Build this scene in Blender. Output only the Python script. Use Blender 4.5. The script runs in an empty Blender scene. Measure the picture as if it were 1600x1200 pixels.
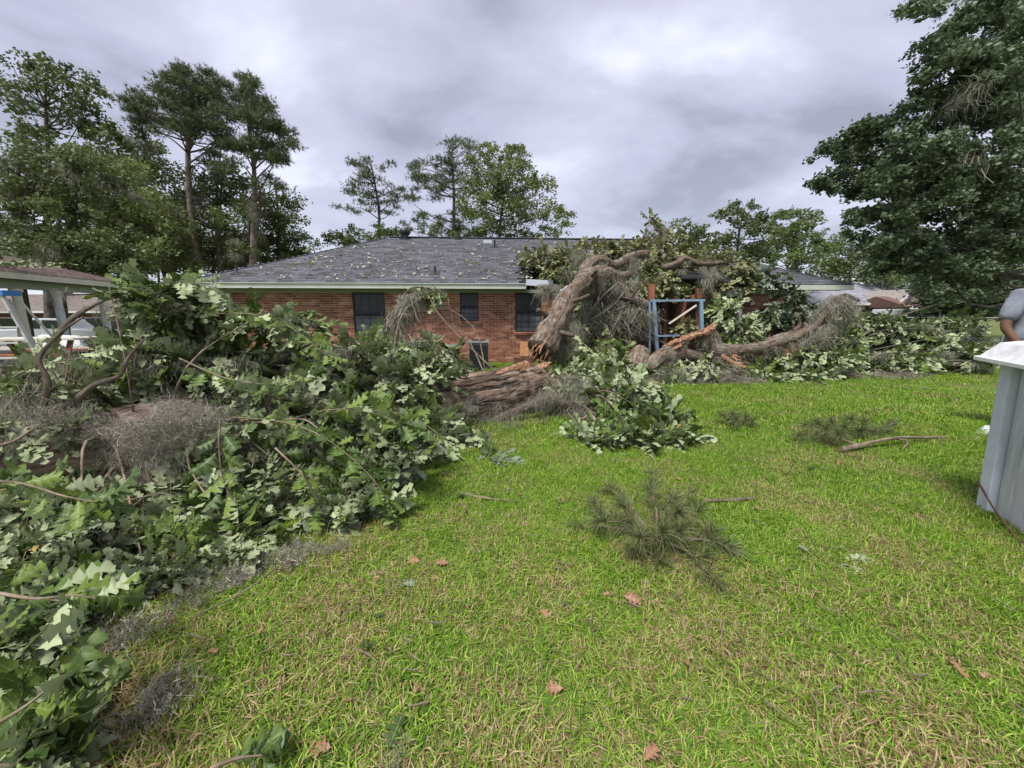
import bpy, math, random
import numpy as np
from mathutils import Vector, Matrix, Euler

random.seed(11)
R = np.random.RandomState(11)
S = bpy.context.scene
COL = S.collection
rad = math.radians

# ------------------------------------------------------------------ camera
CAM_H = 1.5
PITCH = rad(10.35)
FPX = 601.0            # focal length in pixels of the 1600 px wide photograph
cam_d = bpy.data.cameras.new('camera')
cam_d.sensor_width = 36.0
cam_d.lens = 36.0 * FPX / 1600.0
cam_d.clip_start = 0.05
cam_d.clip_end = 3000
cam = bpy.data.objects.new('camera', cam_d)
cam.location = (0, 0, CAM_H)
cam.rotation_euler = (rad(90) - PITCH, 0, 0)
COL.objects.link(cam)
S.camera = cam

# ------------------------------------------------------------------ world (overcast sky)
SUN_EL, SUN_AZ = rad(62), rad(215)      # azimuth measured clockwise from +Y
world = bpy.data.worlds.new('World')
S.world = world
world.use_nodes = True
wt = world.node_tree
wt.nodes.clear()
wo = wt.nodes.new('ShaderNodeOutputWorld')
bg = wt.nodes.new('ShaderNodeBackground')
bg.inputs['Strength'].default_value = 0.1
wt.links.new(bg.outputs[0], wo.inputs['Surface'])
sky = wt.nodes.new('ShaderNodeTexSky')
sky.sky_type = 'NISHITA'
sky.sun_disc = False
sky.sun_elevation = SUN_EL
sky.sun_rotation = SUN_AZ
tc = wt.nodes.new('ShaderNodeTexCoord')
sep = wt.nodes.new('ShaderNodeSeparateXYZ')
wt.links.new(tc.outputs['Generated'], sep.inputs[0])


def wmath(op, a, b=None, c=None):
    n = wt.nodes.new('ShaderNodeMath')
    n.operation = op
    for i, v in enumerate((a, b, c)):
        if v is None:
            continue
        if isinstance(v, (int, float)):
            n.inputs[i].default_value = v
        else:
            wt.links.new(v, n.inputs[i])
    return n.outputs[0]


zz = wmath('MAXIMUM', sep.outputs[2], 0.0)
zz = wmath('ADD', zz, 0.22)
cx = wmath('DIVIDE', sep.outputs[0], zz)
cy = wmath('DIVIDE', sep.outputs[1], zz)
cmb = wt.nodes.new('ShaderNodeCombineXYZ')
wt.links.new(cx, cmb.inputs[0])
wt.links.new(cy, cmb.inputs[1])
mp = wt.nodes.new('ShaderNodeMapping')
mp.inputs['Rotation'].default_value = (0, 0, rad(-24))
mp.inputs['Location'].default_value = (3.1, 1.3, 0)
mp.inputs['Scale'].default_value = (0.95, 1.25, 1)
wt.links.new(cmb.outputs[0], mp.inputs[0])
n1 = wt.nodes.new('ShaderNodeTexNoise')
n1.inputs['Scale'].default_value = 1.15
n1.inputs['Detail'].default_value = 8
n1.inputs['Roughness'].default_value = 0.52
n1.inputs['Distortion'].default_value = 0.25
wt.links.new(mp.outputs[0], n1.inputs['Vector'])
cr = wt.nodes.new('ShaderNodeValToRGB')
el = cr.color_ramp.elements
el[0].position = 0.36
el[0].color = (0.30, 0.303, 0.38, 1)
el[1].position = 0.68
el[1].color = (0.78, 0.80, 0.92, 1)
e = el.new(0.44)
e.color = (0.43, 0.43, 0.545, 1)
e = el.new(0.56)
e.color = (0.55, 0.55, 0.68, 1)
wt.links.new(n1.outputs['Fac'], cr.inputs[0])
# pale brightening near the horizon
hz = wmath('SUBTRACT', 1.0, wmath('MAXIMUM', sep.outputs[2], 0.0))
hz = wmath('POWER', hz, 9.0)
hz = wmath('MULTIPLY', hz, 0.75)
hm = wt.nodes.new('ShaderNodeMixRGB')
hm.inputs[2].default_value = (0.72, 0.79, 0.88, 1)
wt.links.new(hz, hm.inputs[0])
wt.links.new(cr.outputs[0], hm.inputs[1])
gain = wt.nodes.new('ShaderNodeVectorMath')
gain.operation = 'SCALE'
gain.inputs['Scale'].default_value = 3.5
wt.links.new(hm.outputs[0], gain.inputs[0])
mx = wt.nodes.new('ShaderNodeMixRGB')
mx.inputs[0].default_value = 0.94
wt.links.new(sky.outputs[0], mx.inputs[1])
wt.links.new(gain.outputs[0], mx.inputs[2])
wt.links.new(mx.outputs[0], bg.inputs['Color'])

# ------------------------------------------------------------------ sun through the cloud
sl = bpy.data.lights.new('sun', 'SUN')
sl.energy = 1.5
sl.angle = rad(18)
sl.color = (1.0, 0.97, 0.91)
so = bpy.data.objects.new('sun', sl)
so.rotation_euler = Euler((rad(90) - SUN_EL, 0, math.pi - SUN_AZ), 'XYZ')
so.location = (0, 0, 30)
COL.objects.link(so)

vs = S.view_settings
vs.view_transform = 'Standard'
vs.look = 'None'
vs.exposure = 1.85
vs.gamma = 1
vs.use_curve_mapping = False
S.render.engine = 'CYCLES'
S.cycles.max_bounces = 6
S.cycles.diffuse_bounces = 3
S.cycles.glossy_bounces = 2
S.cycles.transmission_bounces = 3
S.cycles.transparent_max_bounces = 6

# ------------------------------------------------------------------ helpers
cT, sT = math.cos(PITCH), math.sin(PITCH)


def ray(px, py):
    u, v = (px - 800) / FPX, (600 - py) / FPX
    return Vector((u, cT + v * sT, -sT + v * cT))


def W(px, py, y):
    """world point seen at photo pixel (px, py) at forward distance y"""
    d = ray(px, py)
    return Vector((0, 0, CAM_H)) + d * (y / d.y)


def G(px, py, z=0.0):
    d = ray(px, py)
    return Vector((0, 0, CAM_H)) + d * ((z - CAM_H) / d.z)


def mpp(p):
    """metres per photo pixel at a world point"""
    return (p[1] * cT - (p[2] - CAM_H) * sT) / FPX


def link(o, parent=None):
    COL.objects.link(o)
    if parent is not None:
        o.parent = parent
    return o


def tag(o, label=None, cat=None, group=None, kind=None):
    if label:
        o['label'] = label
    if cat:
        o['category'] = cat
    if group:
        o['group'] = group
    if kind:
        o['kind'] = kind
    return o


def empty(name, loc=(0, 0, 0), rz=0.0, label=None, cat=None, group=None):
    o = bpy.data.objects.new(name, None)
    o.empty_display_size = 0.2
    o.location = loc
    o.rotation_euler = (0, 0, rz)
    COL.objects.link(o)
    return tag(o, label, cat, group)


class Geo:
    """verts, faces (4 columns, -1 pads a triangle), material index, per-vertex vec3 attribute"""
    def __init__(s):
        s.V, s.F, s.M, s.A, s.n = [], [], [], [], 0

    def add(s, V, F, m=0, A=None):
        V = np.asarray(V, float).reshape(-1, 3)
        if isinstance(F, list) and len(F) and not isinstance(F[0], np.ndarray):
            F = np.array([list(f) + [-1] * (4 - len(f)) for f in F], int)
        F = np.asarray(F, int)
        if F.shape[1] == 3:
            F = np.hstack([F, -np.ones((len(F), 1), int)])
        s.F.append(np.where(F < 0, -1, F + s.n))
        s.V.append(V)
        s.M.append(np.full(len(F), m, int) if np.isscalar(m) else np.asarray(m, int))
        if A is None:
            A = np.zeros((len(V), 3))
        s.A.append(np.asarray(A, float))
        s.n += len(V)
        return s

    def box(s, c, d, m=0, rot=None, r=None):
        x, y, z = [v / 2 for v in d]
        V = np.array([(-x, -y, -z), (x, -y, -z), (x, y, -z), (-x, y, -z), (-x, -y, z), (x, -y, z), (x, y, z), (-x, y, z)])
        if rot is not None:
            mtx = np.array(rot.to_matrix() if isinstance(rot, Euler) else rot)
            V = V @ mtx.T
        V = V + np.array(c)
        F = [(0, 3, 2, 1), (4, 5, 6, 7), (0, 1, 5, 4), (1, 2, 6, 5), (2, 3, 7, 6), (3, 0, 4, 7)]
        A = np.zeros((8, 3))
        A[:, 2] = R.rand() if r is None else r
        return s.add(V, F, m, A)

    def beam(s, a, b, w, h, m=0, r=None):
        a, b = Vector(a), Vector(b)
        d = b - a
        q = d.to_track_quat('Y', 'Z').to_matrix()
        return s.box((a + b) / 2, (w, d.length, h), m, q, r)

    def tube(s, pts, rs, k=6, m=0, bump=0.0, cap=True, rnd=None, seed=0, ridge=0, sq=1.0):
        P = [Vector(p) for p in pts]
        n = len(P)
        if np.isscalar(rs):
            rs = [rs] * n
        V, A = [], []
        prev = None
        cum = 0.0
        q = R.rand() if rnd is None else rnd
        rr = np.random.RandomState(seed + 5)
        ph = rr.rand(6) * 6.28
        kn = [(rr.uniform(0, n), rr.rand() * 6.28, rr.uniform(-.14, .26), rr.uniform(.25, .5)) for _ in range(9)] if ridge else []
        for i in range(n):
            t = (P[min(i + 1, n - 1)] - P[max(i - 1, 0)]).normalized()
            if prev is None:
                x = t.orthogonal().normalized()
            else:
                x = (prev - t * prev.dot(t)).normalized()
            prev = x
            y = t.cross(x)
            if i:
                cum += (P[i] - P[i - 1]).length
            for j in range(k):
                a = 2 * math.pi * j / k
                f = 1.0
                if bump:
                    f += bump * (0.5 * math.sin(2 * a + ph[0] + i * .31) + 0.35 * math.sin(3 * a + ph[1] - i * .23) + 0.3 * math.sin(i * .9 + ph[2] + a))
                if ridge:
                    wob = .5 * math.sin(i * .33 + j * .11)
                    f += ridge * ((1 if j % 2 else -1) * (0.6 + 0.4 * math.sin(i * .8 + j * 1.7)) + rr.uniform(-.7, .7) + .5 * math.sin(j * .9 + wob * 3))
                for (ki, ka, kh, kw) in kn:
                    da = abs((a - ka + math.pi) % (2 * math.pi) - math.pi)
                    f += kh * math.exp(-((i - ki) * kw * .55) ** 2 - (da / kw) ** 2)
                V.append(P[i] + (x * math.cos(a) + y * math.sin(a) * sq) * rs[i] * f)
                A.append((j / k, cum, q))
        F = []
        for i in range(n - 1):
            for j in range(k):
                j2 = (j + 1) % k
                F.append((i * k + j, i * k + j2, (i + 1) * k + j2, (i + 1) * k + j))
        if cap:
            V.append(P[0])
            A.append((0, 0, q))
            V.append(P[-1])
            A.append((0, cum, q))
            for j in range(k):
                j2 = (j + 1) % k
                F.append((n * k, j2, j, -1))
                F.append((n * k + 1, (n - 1) * k + j, (n - 1) * k + j2, -1))
        return s.add(V, np.array(F), m, A)

    def stamp(s, T, M, rnd=None):
        """bake n transformed copies (n,4,4) of template T"""
        M = np.asarray(M, float)
        n = len(M)
        if n == 0:
            return s
        V, F, Mi, A = T.arrays()
        nv = len(V)
        Vh = np.hstack([V, np.ones((nv, 1))])
        VV = np.einsum('nij,vj->nvi', M, Vh)[:, :, :3].reshape(-1, 3)
        FF = np.repeat(F[None], n, 0)
        off = (np.arange(n) * nv)[:, None, None]
        FF = np.where(FF < 0, -1, FF + off).reshape(-1, 4)
        AA = np.repeat(A[None], n, 0).copy()
        if rnd is None:
            rnd = R.rand(n)
        AA[:, :, 2] = (AA[:, :, 2] * 0.6 + np.asarray(rnd)[:, None] * 0.4)
        return s.add(VV, FF, np.tile(Mi, n), AA.reshape(-1, 3))

    def arrays(s):
        return np.vstack(s.V), np.vstack(s.F), np.concatenate(s.M), np.vstack(s.A)

    def mesh(s, name, mats, smooth=False):
        V, F, Mi, A = s.arrays()
        me = bpy.data.meshes.new(name)
        me.vertices.add(len(V))
        me.vertices.foreach_set('co', V.astype(np.float32).ravel())
        tot = (F >= 0).sum(1)
        idx = F.ravel()
        idx = idx[idx >= 0]
        me.loops.add(len(idx))
        me.loops.foreach_set('vertex_index', idx.astype(np.int32))
        me.polygons.add(len(F))
        st = np.concatenate([[0], np.cumsum(tot)[:-1]])
        me.polygons.foreach_set('loop_start', st.astype(np.int32))
        me.polygons.foreach_set('loop_total', tot.astype(np.int32))
        me.polygons.foreach_set('material_index', Mi.astype(np.int32))
        me.polygons.foreach_set('use_smooth', np.full(len(F), smooth))
        at = me.attributes.new('lv', 'FLOAT_VECTOR', 'POINT')
        at.data.foreach_set('vector', A.astype(np.float32).ravel())
        for m in (mats if isinstance(mats, (list, tuple)) else [mats]):
            me.materials.append(m)
        me.update(calc_edges=True)
        return me

    def obj(s, name, mats, parent=None, smooth=False, **kw):
        o = bpy.data.objects.new(name, s.mesh(name, mats, smooth))
        link(o, parent)
        return tag(o, **kw)


def frame(pos, d, up, sc=1.0):
    """4x4 with local +Y along d, +Z near up"""
    d = Vector(d).normalized()
    up = Vector(up)
    x = d.cross(up)
    if x.length < 1e-4:
        x = d.orthogonal()
    x.normalize()
    z = x.cross(d)
    m = np.eye(4)
    m[:3, 0] = np.array(x) * sc
    m[:3, 1] = np.array(d) * sc
    m[:3, 2] = np.array(z) * sc
    m[:3, 3] = np.array(pos)
    return m


def rv():
    v = R.normal(size=3)
    return Vector(v / (np.linalg.norm(v) + 1e-9))


def spline(pts, n):
    """Catmull-Rom through pts, n samples"""
    P = [Vector(p) for p in pts]
    if len(P) == 2:
        return [P[0].lerp(P[1], i / (n - 1)) for i in range(n)]
    P = [P[0] * 2 - P[1]] + P + [P[-1] * 2 - P[-2]]
    out = []
    m = len(P) - 3
    for i in range(n):
        t = i / (n - 1) * m
        k = min(int(t), m - 1)
        t -= k
        a, b, c, d = P[k:k + 4]
        out.append(0.5 * ((2 * b) + (c - a) * t + (2 * a - 5 * b + 4 * c - d) * t * t + (3 * b - a - 3 * c + d) * t ** 3))
    return out


# ------------------------------------------------------------------ materials
class Mat:
    def __init__(s, name, rough=0.8, spec=0.3):
        s.m = bpy.data.materials.new(name)
        s.m.use_nodes = True
        s.t = s.m.node_tree
        s.t.nodes.clear()
        s.out = s.t.nodes.new('ShaderNodeOutputMaterial')
        s.b = s.t.nodes.new('ShaderNodeBsdfPrincipled')
        s.b.inputs['Roughness'].default_value = rough
        s.b.inputs['Specular IOR Level'].default_value = spec
        s.t.links.new(s.b.outputs[0], s.out.inputs['Surface'])
        a = s.t.nodes.new('ShaderNodeAttribute')
        a.attribute_name = 'lv'
        sp = s.t.nodes.new('ShaderNodeSeparateXYZ')
        s.t.links.new(a.outputs['Vector'], sp.inputs[0])
        s.u, s.v, s.r = sp.outputs
        s.tc = s.t.nodes.new('ShaderNodeTexCoord')
        s.geo = s.t.nodes.new('ShaderNodeNewGeometry')

    def L(s, a, b):
        s.t.links.new(a, b)

    def math(s, op, a, b=None, c=None, clamp=False):
        n = s.t.nodes.new('ShaderNodeMath')
        n.operation = op
        n.use_clamp = clamp
        for i, v in enumerate((a, b, c)):
            if v is None:
                continue
            if isinstance(v, (int, float)):
                n.inputs[i].default_value = v
            else:
                s.L(v, n.inputs[i])
        return n.outputs[0]

    def noise(s, scale, detail=3, rough=0.55, vec=None, stretch=None, dist=0.0):
        n = s.t.nodes.new('ShaderNodeTexNoise')
        n.inputs['Scale'].default_value = scale
        n.inputs['Detail'].default_value = detail
        n.inputs['Roughness'].default_value = rough
        n.inputs['Distortion'].default_value = dist
        v = vec or s.tc.outputs['Object']
        if stretch:
            m = s.t.nodes.new('ShaderNodeMapping')
            m.inputs['Scale'].default_value = stretch
            s.L(v, m.inputs[0])
            v = m.outputs[0]
        s.L(v, n.inputs['Vector'])
        return n.outputs['Fac']

    def ramp(s, fac, stops):
        n = s.t.nodes.new('ShaderNodeValToRGB')
        e = n.color_ramp.elements
        e[0].position, e[0].color = stops[0][0], (*stops[0][1], 1)
        e[1].position, e[1].color = stops[-1][0], (*stops[-1][1], 1)
        for p, c in stops[1:-1]:
            k = e.new(p)
            k.color = (*c, 1)
        s.L(fac, n.inputs[0])
        return n.outputs[0]

    def mix(s, f, a, b, mode='MIX'):
        n = s.t.nodes.new('ShaderNodeMixRGB')
        n.blend_type = mode
        for i, v in enumerate((f, a, b)):
            if isinstance(v, (int, float)):
                n.inputs[i].default_value = v
            elif isinstance(v, tuple):
                n.inputs[i].default_value = (*v, 1)
            else:
                s.L(v, n.inputs[i])
        return n.outputs[0]

    def color(s, c):
        if isinstance(c, tuple):
            s.b.inputs['Base Color'].default_value = (*c, 1)
        else:
            s.L(c, s.b.inputs['Base Color'])
        s.c = c
        return s

    def bump(s, h, strength=0.5, dist=0.02):
        n = s.t.nodes.new('ShaderNodeBump')
        n.inputs['Strength'].default_value = strength
        n.inputs['Distance'].default_value = dist
        s.L(h, n.inputs['Height'])
        s.L(n.outputs[0], s.b.inputs['Normal'])
        return s

    def translucent(s, f):
        t = s.t.nodes.new('ShaderNodeBsdfTranslucent')
        if isinstance(s.c, tuple):
            t.inputs[0].default_value = (*s.c, 1)
        else:
            s.L(s.c, t.inputs[0])
        m = s.t.nodes.new('ShaderNodeMixShader')
        m.inputs[0].default_value = f
        s.L(s.b.outputs[0], m.inputs[1])
        s.L(t.outputs[0], m.inputs[2])
        s.L(m.outputs[0], s.out.inputs['Surface'])
        return s


def simple(name, col, rough=0.7, var=0.12, scale=6.0, spec=0.3, metal=0.0, bump=0.0, bscale=40):
    m = Mat(name, rough, spec)
    n = m.noise(scale, 4)
    lo = tuple(max(c * (1 - var * 2), 0) for c in col)
    hi = tuple(min(c * (1 + var * 1.2), 1) for c in col)
    m.color(m.ramp(n, [(0.3, lo), (0.7, hi)]))
    m.b.inputs['Metallic'].default_value = metal
    if bump:
        m.bump(m.noise(bscale, 3), bump, 0.01)
    return m.m


def leafmat(name, tops, under, dry=None, trans=0.25, rough=0.5, midrib=True, spec=0.35):
    m = Mat(name, rough, spec)
    top = m.ramp(m.r, [(i / (len(tops) - 1), c) for i, c in enumerate(tops)])
    if under:
        u2 = m.mix(m.r, under, tuple(c * 0.62 for c in under))
        c = m.mix(m.geo.outputs['Backfacing'], top, u2)
    else:
        c = top
    if midrib:
        au = m.math('ABSOLUTE', m.u)
        rib = m.math('LESS_THAN', au, 0.06)
        c = m.mix(m.math('MULTIPLY', rib, 0.45), c, (0.30, 0.36, 0.16))
        ve = m.math('FRACT', m.math('SUBTRACT', m.math('MULTIPLY', m.v, 7.0), m.math('MULTIPLY', au, 1.1)))
        ve = m.math('MULTIPLY', m.math('LESS_THAN', ve, 0.10), 0.22)
        c = m.mix(ve, c, (0.26, 0.32, 0.15))
    if dry:
        c = m.mix(m.math('GREATER_THAN', m.r, 0.955), c, dry)
    m.color(c)
    m.translucent(trans)
    return m.m


M_oak = leafmat('oak_leaf', [(0.030, 0.060, 0.011), (0.075, 0.125, 0.020), (0.155, 0.215, 0.036)], (0.36, 0.42, 0.23), trans=0.13, dry=(0.30, 0.25, 0.06))
M_oak2 = leafmat('oak_leaf_roof', [(0.055, 0.08, 0.022), (0.12, 0.15, 0.045), (0.19, 0.20, 0.075)], (0.30, 0.30, 0.15), trans=0.2, dry=(0.26, 0.14, 0.05))
M_oakd = leafmat('dark_leaf', [(0.03, 0.058, 0.022), (0.052, 0.09, 0.033), (0.085, 0.13, 0.055)], (0.2, 0.25, 0.17), trans=0.18)
M_tree = leafmat('tree_leaf', [(0.045, 0.07, 0.025), (0.10, 0.135, 0.045), (0.20, 0.24, 0.085)], None, trans=0.3, midrib=False)
M_treel = leafmat('light_tree_leaf', [(0.08, 0.11, 0.035), (0.15, 0.19, 0.06), (0.25, 0.29, 0.11)], None, trans=0.35, midrib=False)
M_treeb = leafmat('bright_tree_leaf', [(0.07, 0.11, 0.03), (0.12, 0.17, 0.05), (0.19, 0.24, 0.085)], None, trans=0.35, midrib=False)
M_treed = leafmat('dark_tree_leaf', [(0.04, 0.065, 0.032), (0.09, 0.13, 0.06), (0.21, 0.26, 0.16)], None, trans=0.25, midrib=False)
M_needle = leafmat('pine_needle', [(0.06, 0.085, 0.04), (0.10, 0.135, 0.06), (0.16, 0.19, 0.09)], None, trans=0.15, midrib=False)
M_needle2 = leafmat('fresh_pine_needle', [(0.06, 0.085, 0.03), (0.11, 0.135, 0.05), (0.20, 0.19, 0.09)], None, trans=0.15, midrib=False)
M_dead = leafmat('dead_leaf', [(0.24, 0.085, 0.045), (0.30, 0.13, 0.07), (0.20, 0.08, 0.045)], (0.30, 0.15, 0.09), trans=0.1, midrib=True)
M_moss = leafmat('spanish_moss', [(0.12, 0.11, 0.085), (0.27, 0.25, 0.20), (0.46, 0.435, 0.37)], None, trans=0.15, rough=0.95, midrib=False, spec=0.05)
M_mossg = leafmat('spanish_moss_green', [(0.17, 0.165, 0.125), (0.25, 0.245, 0.19), (0.36, 0.35, 0.28)], None, trans=0.15, rough=0.95, midrib=False, spec=0.05)


def barkmat(name, lo, mid, hi, stretch=(30, 3, 1), bs=0.9, dist=0.04):
    m = Mat(name, 0.95, 0.1)
    cmbn = m.t.nodes.new('ShaderNodeCombineXYZ')
    # wrap round the tube with sine and cosine so the grain has no seam
    a = m.math('MULTIPLY', m.u, 6.2832)
    m.L(m.math('SINE', a), cmbn.inputs[0])
    m.L(m.math('COSINE', a), cmbn.inputs[1])
    m.L(m.v, cmbn.inputs[2])
    n = m.noise(1.0, 6, 0.65, cmbn.outputs[0], (stretch[0] / 4, stretch[0] / 4, stretch[1]), dist=0.4)
    n2 = m.noise(9, 4)
    f = m.mix(0.3, n, n2)
    lich = m.ramp(m.noise(3.5, 5, .65), [(.50, (0, 0, 0)), (.62, (.55, .55, .55))])
    m.color(m.mix(lich, m.ramp(f, [(0.38, lo), (0.5, mid), (0.64, hi)]), m.ramp(f, [(.4, (.10, .10, .08)), (.6, (.34, .33, .28))])))
    m.bump(f, bs, dist)
    return m.m


M_bark = barkmat('bark', (0.07, 0.05, 0.04), (0.21, 0.165, 0.13), (0.36, 0.30, 0.25), (30, 4, 1))
M_limb = barkmat('mossy_limb_bark', (0.04, 0.028, 0.02), (0.155, 0.115, 0.086), (0.29, 0.235, 0.185), (26, 6, 1), 1.0, 0.05)
M_furrow = barkmat('furrowed_bark', (0.04, 0.026, 0.018), (0.18, 0.125, 0.092), (0.33, 0.25, 0.195), (50, 3, 1), 1.0, 0.03)
M_pale = barkmat('stripped_bark', (0.16, 0.10, 0.08), (0.38, 0.28, 0.24), (0.55, 0.44, 0.40), (40, 5, 1))
M_twig = simple('twig_bark', (0.20, 0.155, 0.11), 0.9, 0.3, 12)
M_tbark = simple('grey_tree_bark', (0.11, 0.095, 0.085), 0.95, 0.35, 4)
M_pbark = simple('pine_tree_bark', (0.19, 0.15, 0.13), 0.95, 0.35, 5)
mm = Mat('broken_wood', 0.8, 0.2)
mm.color(mm.ramp(mm.noise(5, 5, 0.6, stretch=(9, 2, 6)), [(0.3, (0.08, 0.04, 0.025)), (0.5, (0.24, 0.12, 0.065)), (0.68, (0.46, 0.31, 0.20))]))
mm.bump(mm.noise(14, 4), 0.8, 0.03)
M_wood = mm.m

# lawn
mm = Mat('lawn_soil', 1.0, 0.05)
a = mm.noise(2.2, 5, 0.62, mm.geo.outputs['Position'])
b = mm.noise(30, 4, 0.7, mm.geo.outputs['Position'])
soil = mm.ramp(b, [(0.32, (0.05, 0.034, 0.022)), (0.5, (0.16, 0.115, 0.065)), (0.68, (0.30, 0.235, 0.14))])
grn = mm.ramp(b, [(0.3, (0.045, 0.09, 0.015)), (0.7, (0.14, 0.24, 0.035))])
mm.color(mm.mix(mm.ramp(a, [(0.40, (0, 0, 0)), (0.56, (1, 1, 1))]), soil, grn))
mm.bump(b, 0.9, 0.03)
M_soil = mm.m

mm = Mat('grass_blade', 0.55, 0.25)
oi = mm.t.nodes.new('ShaderNodeObjectInfo')
g = mm.ramp(mm.r, [(0.0, (0.055, 0.13, 0.015)), (0.35, (0.135, 0.255, 0.022)), (0.72, (0.225, 0.37, 0.035)), (0.9, (0.38, 0.48, 0.10))])
dryc = mm.ramp(mm.r, [(0.0, (0.20, 0.125, 0.06)), (0.5, (0.42, 0.31, 0.16)), (1.0, (0.52, 0.42, 0.24))])
pn = mm.noise(1.5, 4, 0.65, mm.geo.outputs['Position'])
pn2 = mm.noise(0.35, 2, 0.5, mm.geo.outputs['Position'])
sepp = mm.t.nodes.new('ShaderNodeSeparateXYZ')
mm.L(mm.geo.outputs['Position'], sepp.inputs[0])
# the thin dry stretch of lawn in front (a patch of the lawn, fading out by 3.5 m)
near = mm.math('MULTIPLY', mm.math('SUBTRACT', 3.2, sepp.outputs[1]), 0.17, clamp=True)
thr = mm.math('ADD', mm.math('MULTIPLY', mm.math('SUBTRACT', pn, 0.5), 2.4), mm.math('ADD', near, 0.03))
isdry = mm.math('LESS_THAN', mm.u, thr)
g = mm.mix(mm.ramp(pn2, [(0.35, (0, 0, 0)), (0.65, (0.5, 0.5, 0.5))]), g, mm.mix(0.35, g, (0.26, 0.38, 0.025)))
mm.color(mm.mix(isdry, g, dryc))
mm.translucent(0.3)
M_grass = mm.m

# brick, shingle
mm = Mat('brick', 0.9, 0.15)
c = mm.ramp(mm.r, [(0.0, (0.12, 0.045, 0.035)), (0.2, (0.25, 0.085, 0.055)), (0.6, (0.37, 0.15, 0.095)), (0.85, (0.46, 0.23, 0.15)), (1.0, (0.58, 0.36, 0.26))])
c = mm.mix(0.3, c, mm.ramp(mm.noise(14, 4), [(0.3, (0.2, 0.08, 0.05)), (0.7, (0.62, 0.34, 0.22))]))
st_ = mm.ramp(mm.noise(1.1, 5, .65, mm.geo.outputs['Position']), [(.38, (.62, .58, .56)), (.6, (1, 1, 1))])
mm.color(mm.mix(1.0, c, st_, 'MULTIPLY'))
mm.bump(mm.noise(60, 3), 0.4, 0.01)
M_brick = mm.m
M_mortar = simple('mortar', (0.55, 0.45, 0.38), 0.95, 0.15, 8)
mm = Mat('shingle', 0.95, 0.15)
c = mm.ramp(mm.r, [(0.0, (0.045, 0.046, 0.052)), (0.5, (0.082, 0.084, 0.094)), (1.0, (0.14, 0.142, 0.158))])
mm.color(mm.mix(0.4, c, mm.ramp(mm.noise(45, 3), [(0.35, (0.03, 0.03, 0.04)), (0.65, (0.19, 0.19, 0.22))])))
mm.bump(mm.noise(120, 2), 0.4, 0.01)
M_shingle = mm.m
mm = Mat('brown_shingle', 0.95, 0.15)
mm.color(mm.ramp(mm.noise(9, 5, 0.7, stretch=(1, 3, 3)), [(0.3, (0.32, 0.25, 0.22)), (0.55, (0.48, 0.40, 0.36)), (0.7, (0.60, 0.52, 0.47))]))
M_bshingle = mm.m
M_colp = simple('grey_white_column_paint', (0.55, 0.56, 0.58), 0.6, 0.1, 4)
M_nroof = simple('dull_brown_roof', (0.17, 0.14, 0.125), 0.95, 0.2, 3)
M_trim = simple('pale_green_trim', (0.52, 0.56, 0.49), 0.6, 0.06, 2)
M_frieze = simple('frieze_paint', (0.27, 0.31, 0.24), 0.7, 0.06, 2)
M_white = simple('white_paint', (0.78, 0.78, 0.78), 0.5, 0.06, 4)
M_cream = simple('cream_paint', (0.60, 0.57, 0.47), 0.6, 0.06, 3)
M_metal = simple('white_flashing', (0.50, 0.52, 0.58), 0.35, 0.05, 3, 0.5)
M_black = simple('black_metal', (0.02, 0.02, 0.022), 0.4, 0.2, 5, 0.5)
M_dkwood = simple('dark_broken_timber', (0.14, 0.07, 0.045), 0.9, 0.35, 6)
M_redwood = simple('reddish_timber', (0.27, 0.11, 0.065), 0.85, 0.2, 6)
M_blue = simple('pale_blue_paint', (0.20, 0.29, 0.38), 0.5, 0.12, 9)
M_screen = simple('insect_screen', (0.022, 0.025, 0.03), 0.35, 0.3, 3, 0.5)
M_blind = simple('window_blind', (0.13, 0.14, 0.16), 0.6, 0.2, 3)
M_frame = simple('window_frame', (0.03, 0.032, 0.036), 0.5, 0.1, 5)
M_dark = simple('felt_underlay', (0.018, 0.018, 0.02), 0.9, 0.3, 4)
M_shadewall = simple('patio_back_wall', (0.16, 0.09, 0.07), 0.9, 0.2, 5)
M_conc = simple('concrete', (0.36, 0.34, 0.31), 0.9, 0.12, 5)
M_ply = simple('orange_plywood', (0.42, 0.21, 0.08), 0.7, 0.18, 6)
M_acg = simple('grey_enamel', (0.10, 0.11, 0.12), 0.5, 0.1, 5)
M_galv = simple('galvanised_steel', (0.42, 0.45, 0.46), 0.4, 0.08, 5, 0.5, 0.6)
mm = Mat('shed_board', 0.75, 0.25)
mm.color(mm.ramp(mm.noise(3, 6, 0.65, stretch=(9, 9, 0.9)), [(0.28, (0.36, 0.365, 0.38)), (0.55, (0.56, 0.57, 0.60)), (0.75, (0.66, 0.67, 0.71))]))
mm.bump(mm.noise(12, 4, stretch=(8, 8, .7)), 0.3, 0.01)
M_shed = mm.m
M_shedtrim = simple('shed_trim_paint', (0.64, 0.68, 0.76), 0.55, 0.07, 7, bump=0.15)
M_shedroof = simple('shed_roof_paint', (0.62, 0.63, 0.64), 0.6, 0.10, 12, bump=0.2)
M_car = simple('white_car_paint', (0.48, 0.51, 0.54), 0.25, 0.03, 2, 0.6)
M_glass = simple('dark_car_glass', (0.02, 0.025, 0.03), 0.08, 0.1, 2, 0.7)
M_tyre = simple('tyre_rubber', (0.02, 0.02, 0.02), 0.8, 0.1, 5)
M_rim = simple('wheel_rim', (0.4, 0.4, 0.42), 0.35, 0.1, 5, 0.5, 0.5)
M_ladblue = simple('blue_plastic', (0.06, 0.20, 0.52), 0.45, 0.08, 5)
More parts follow.
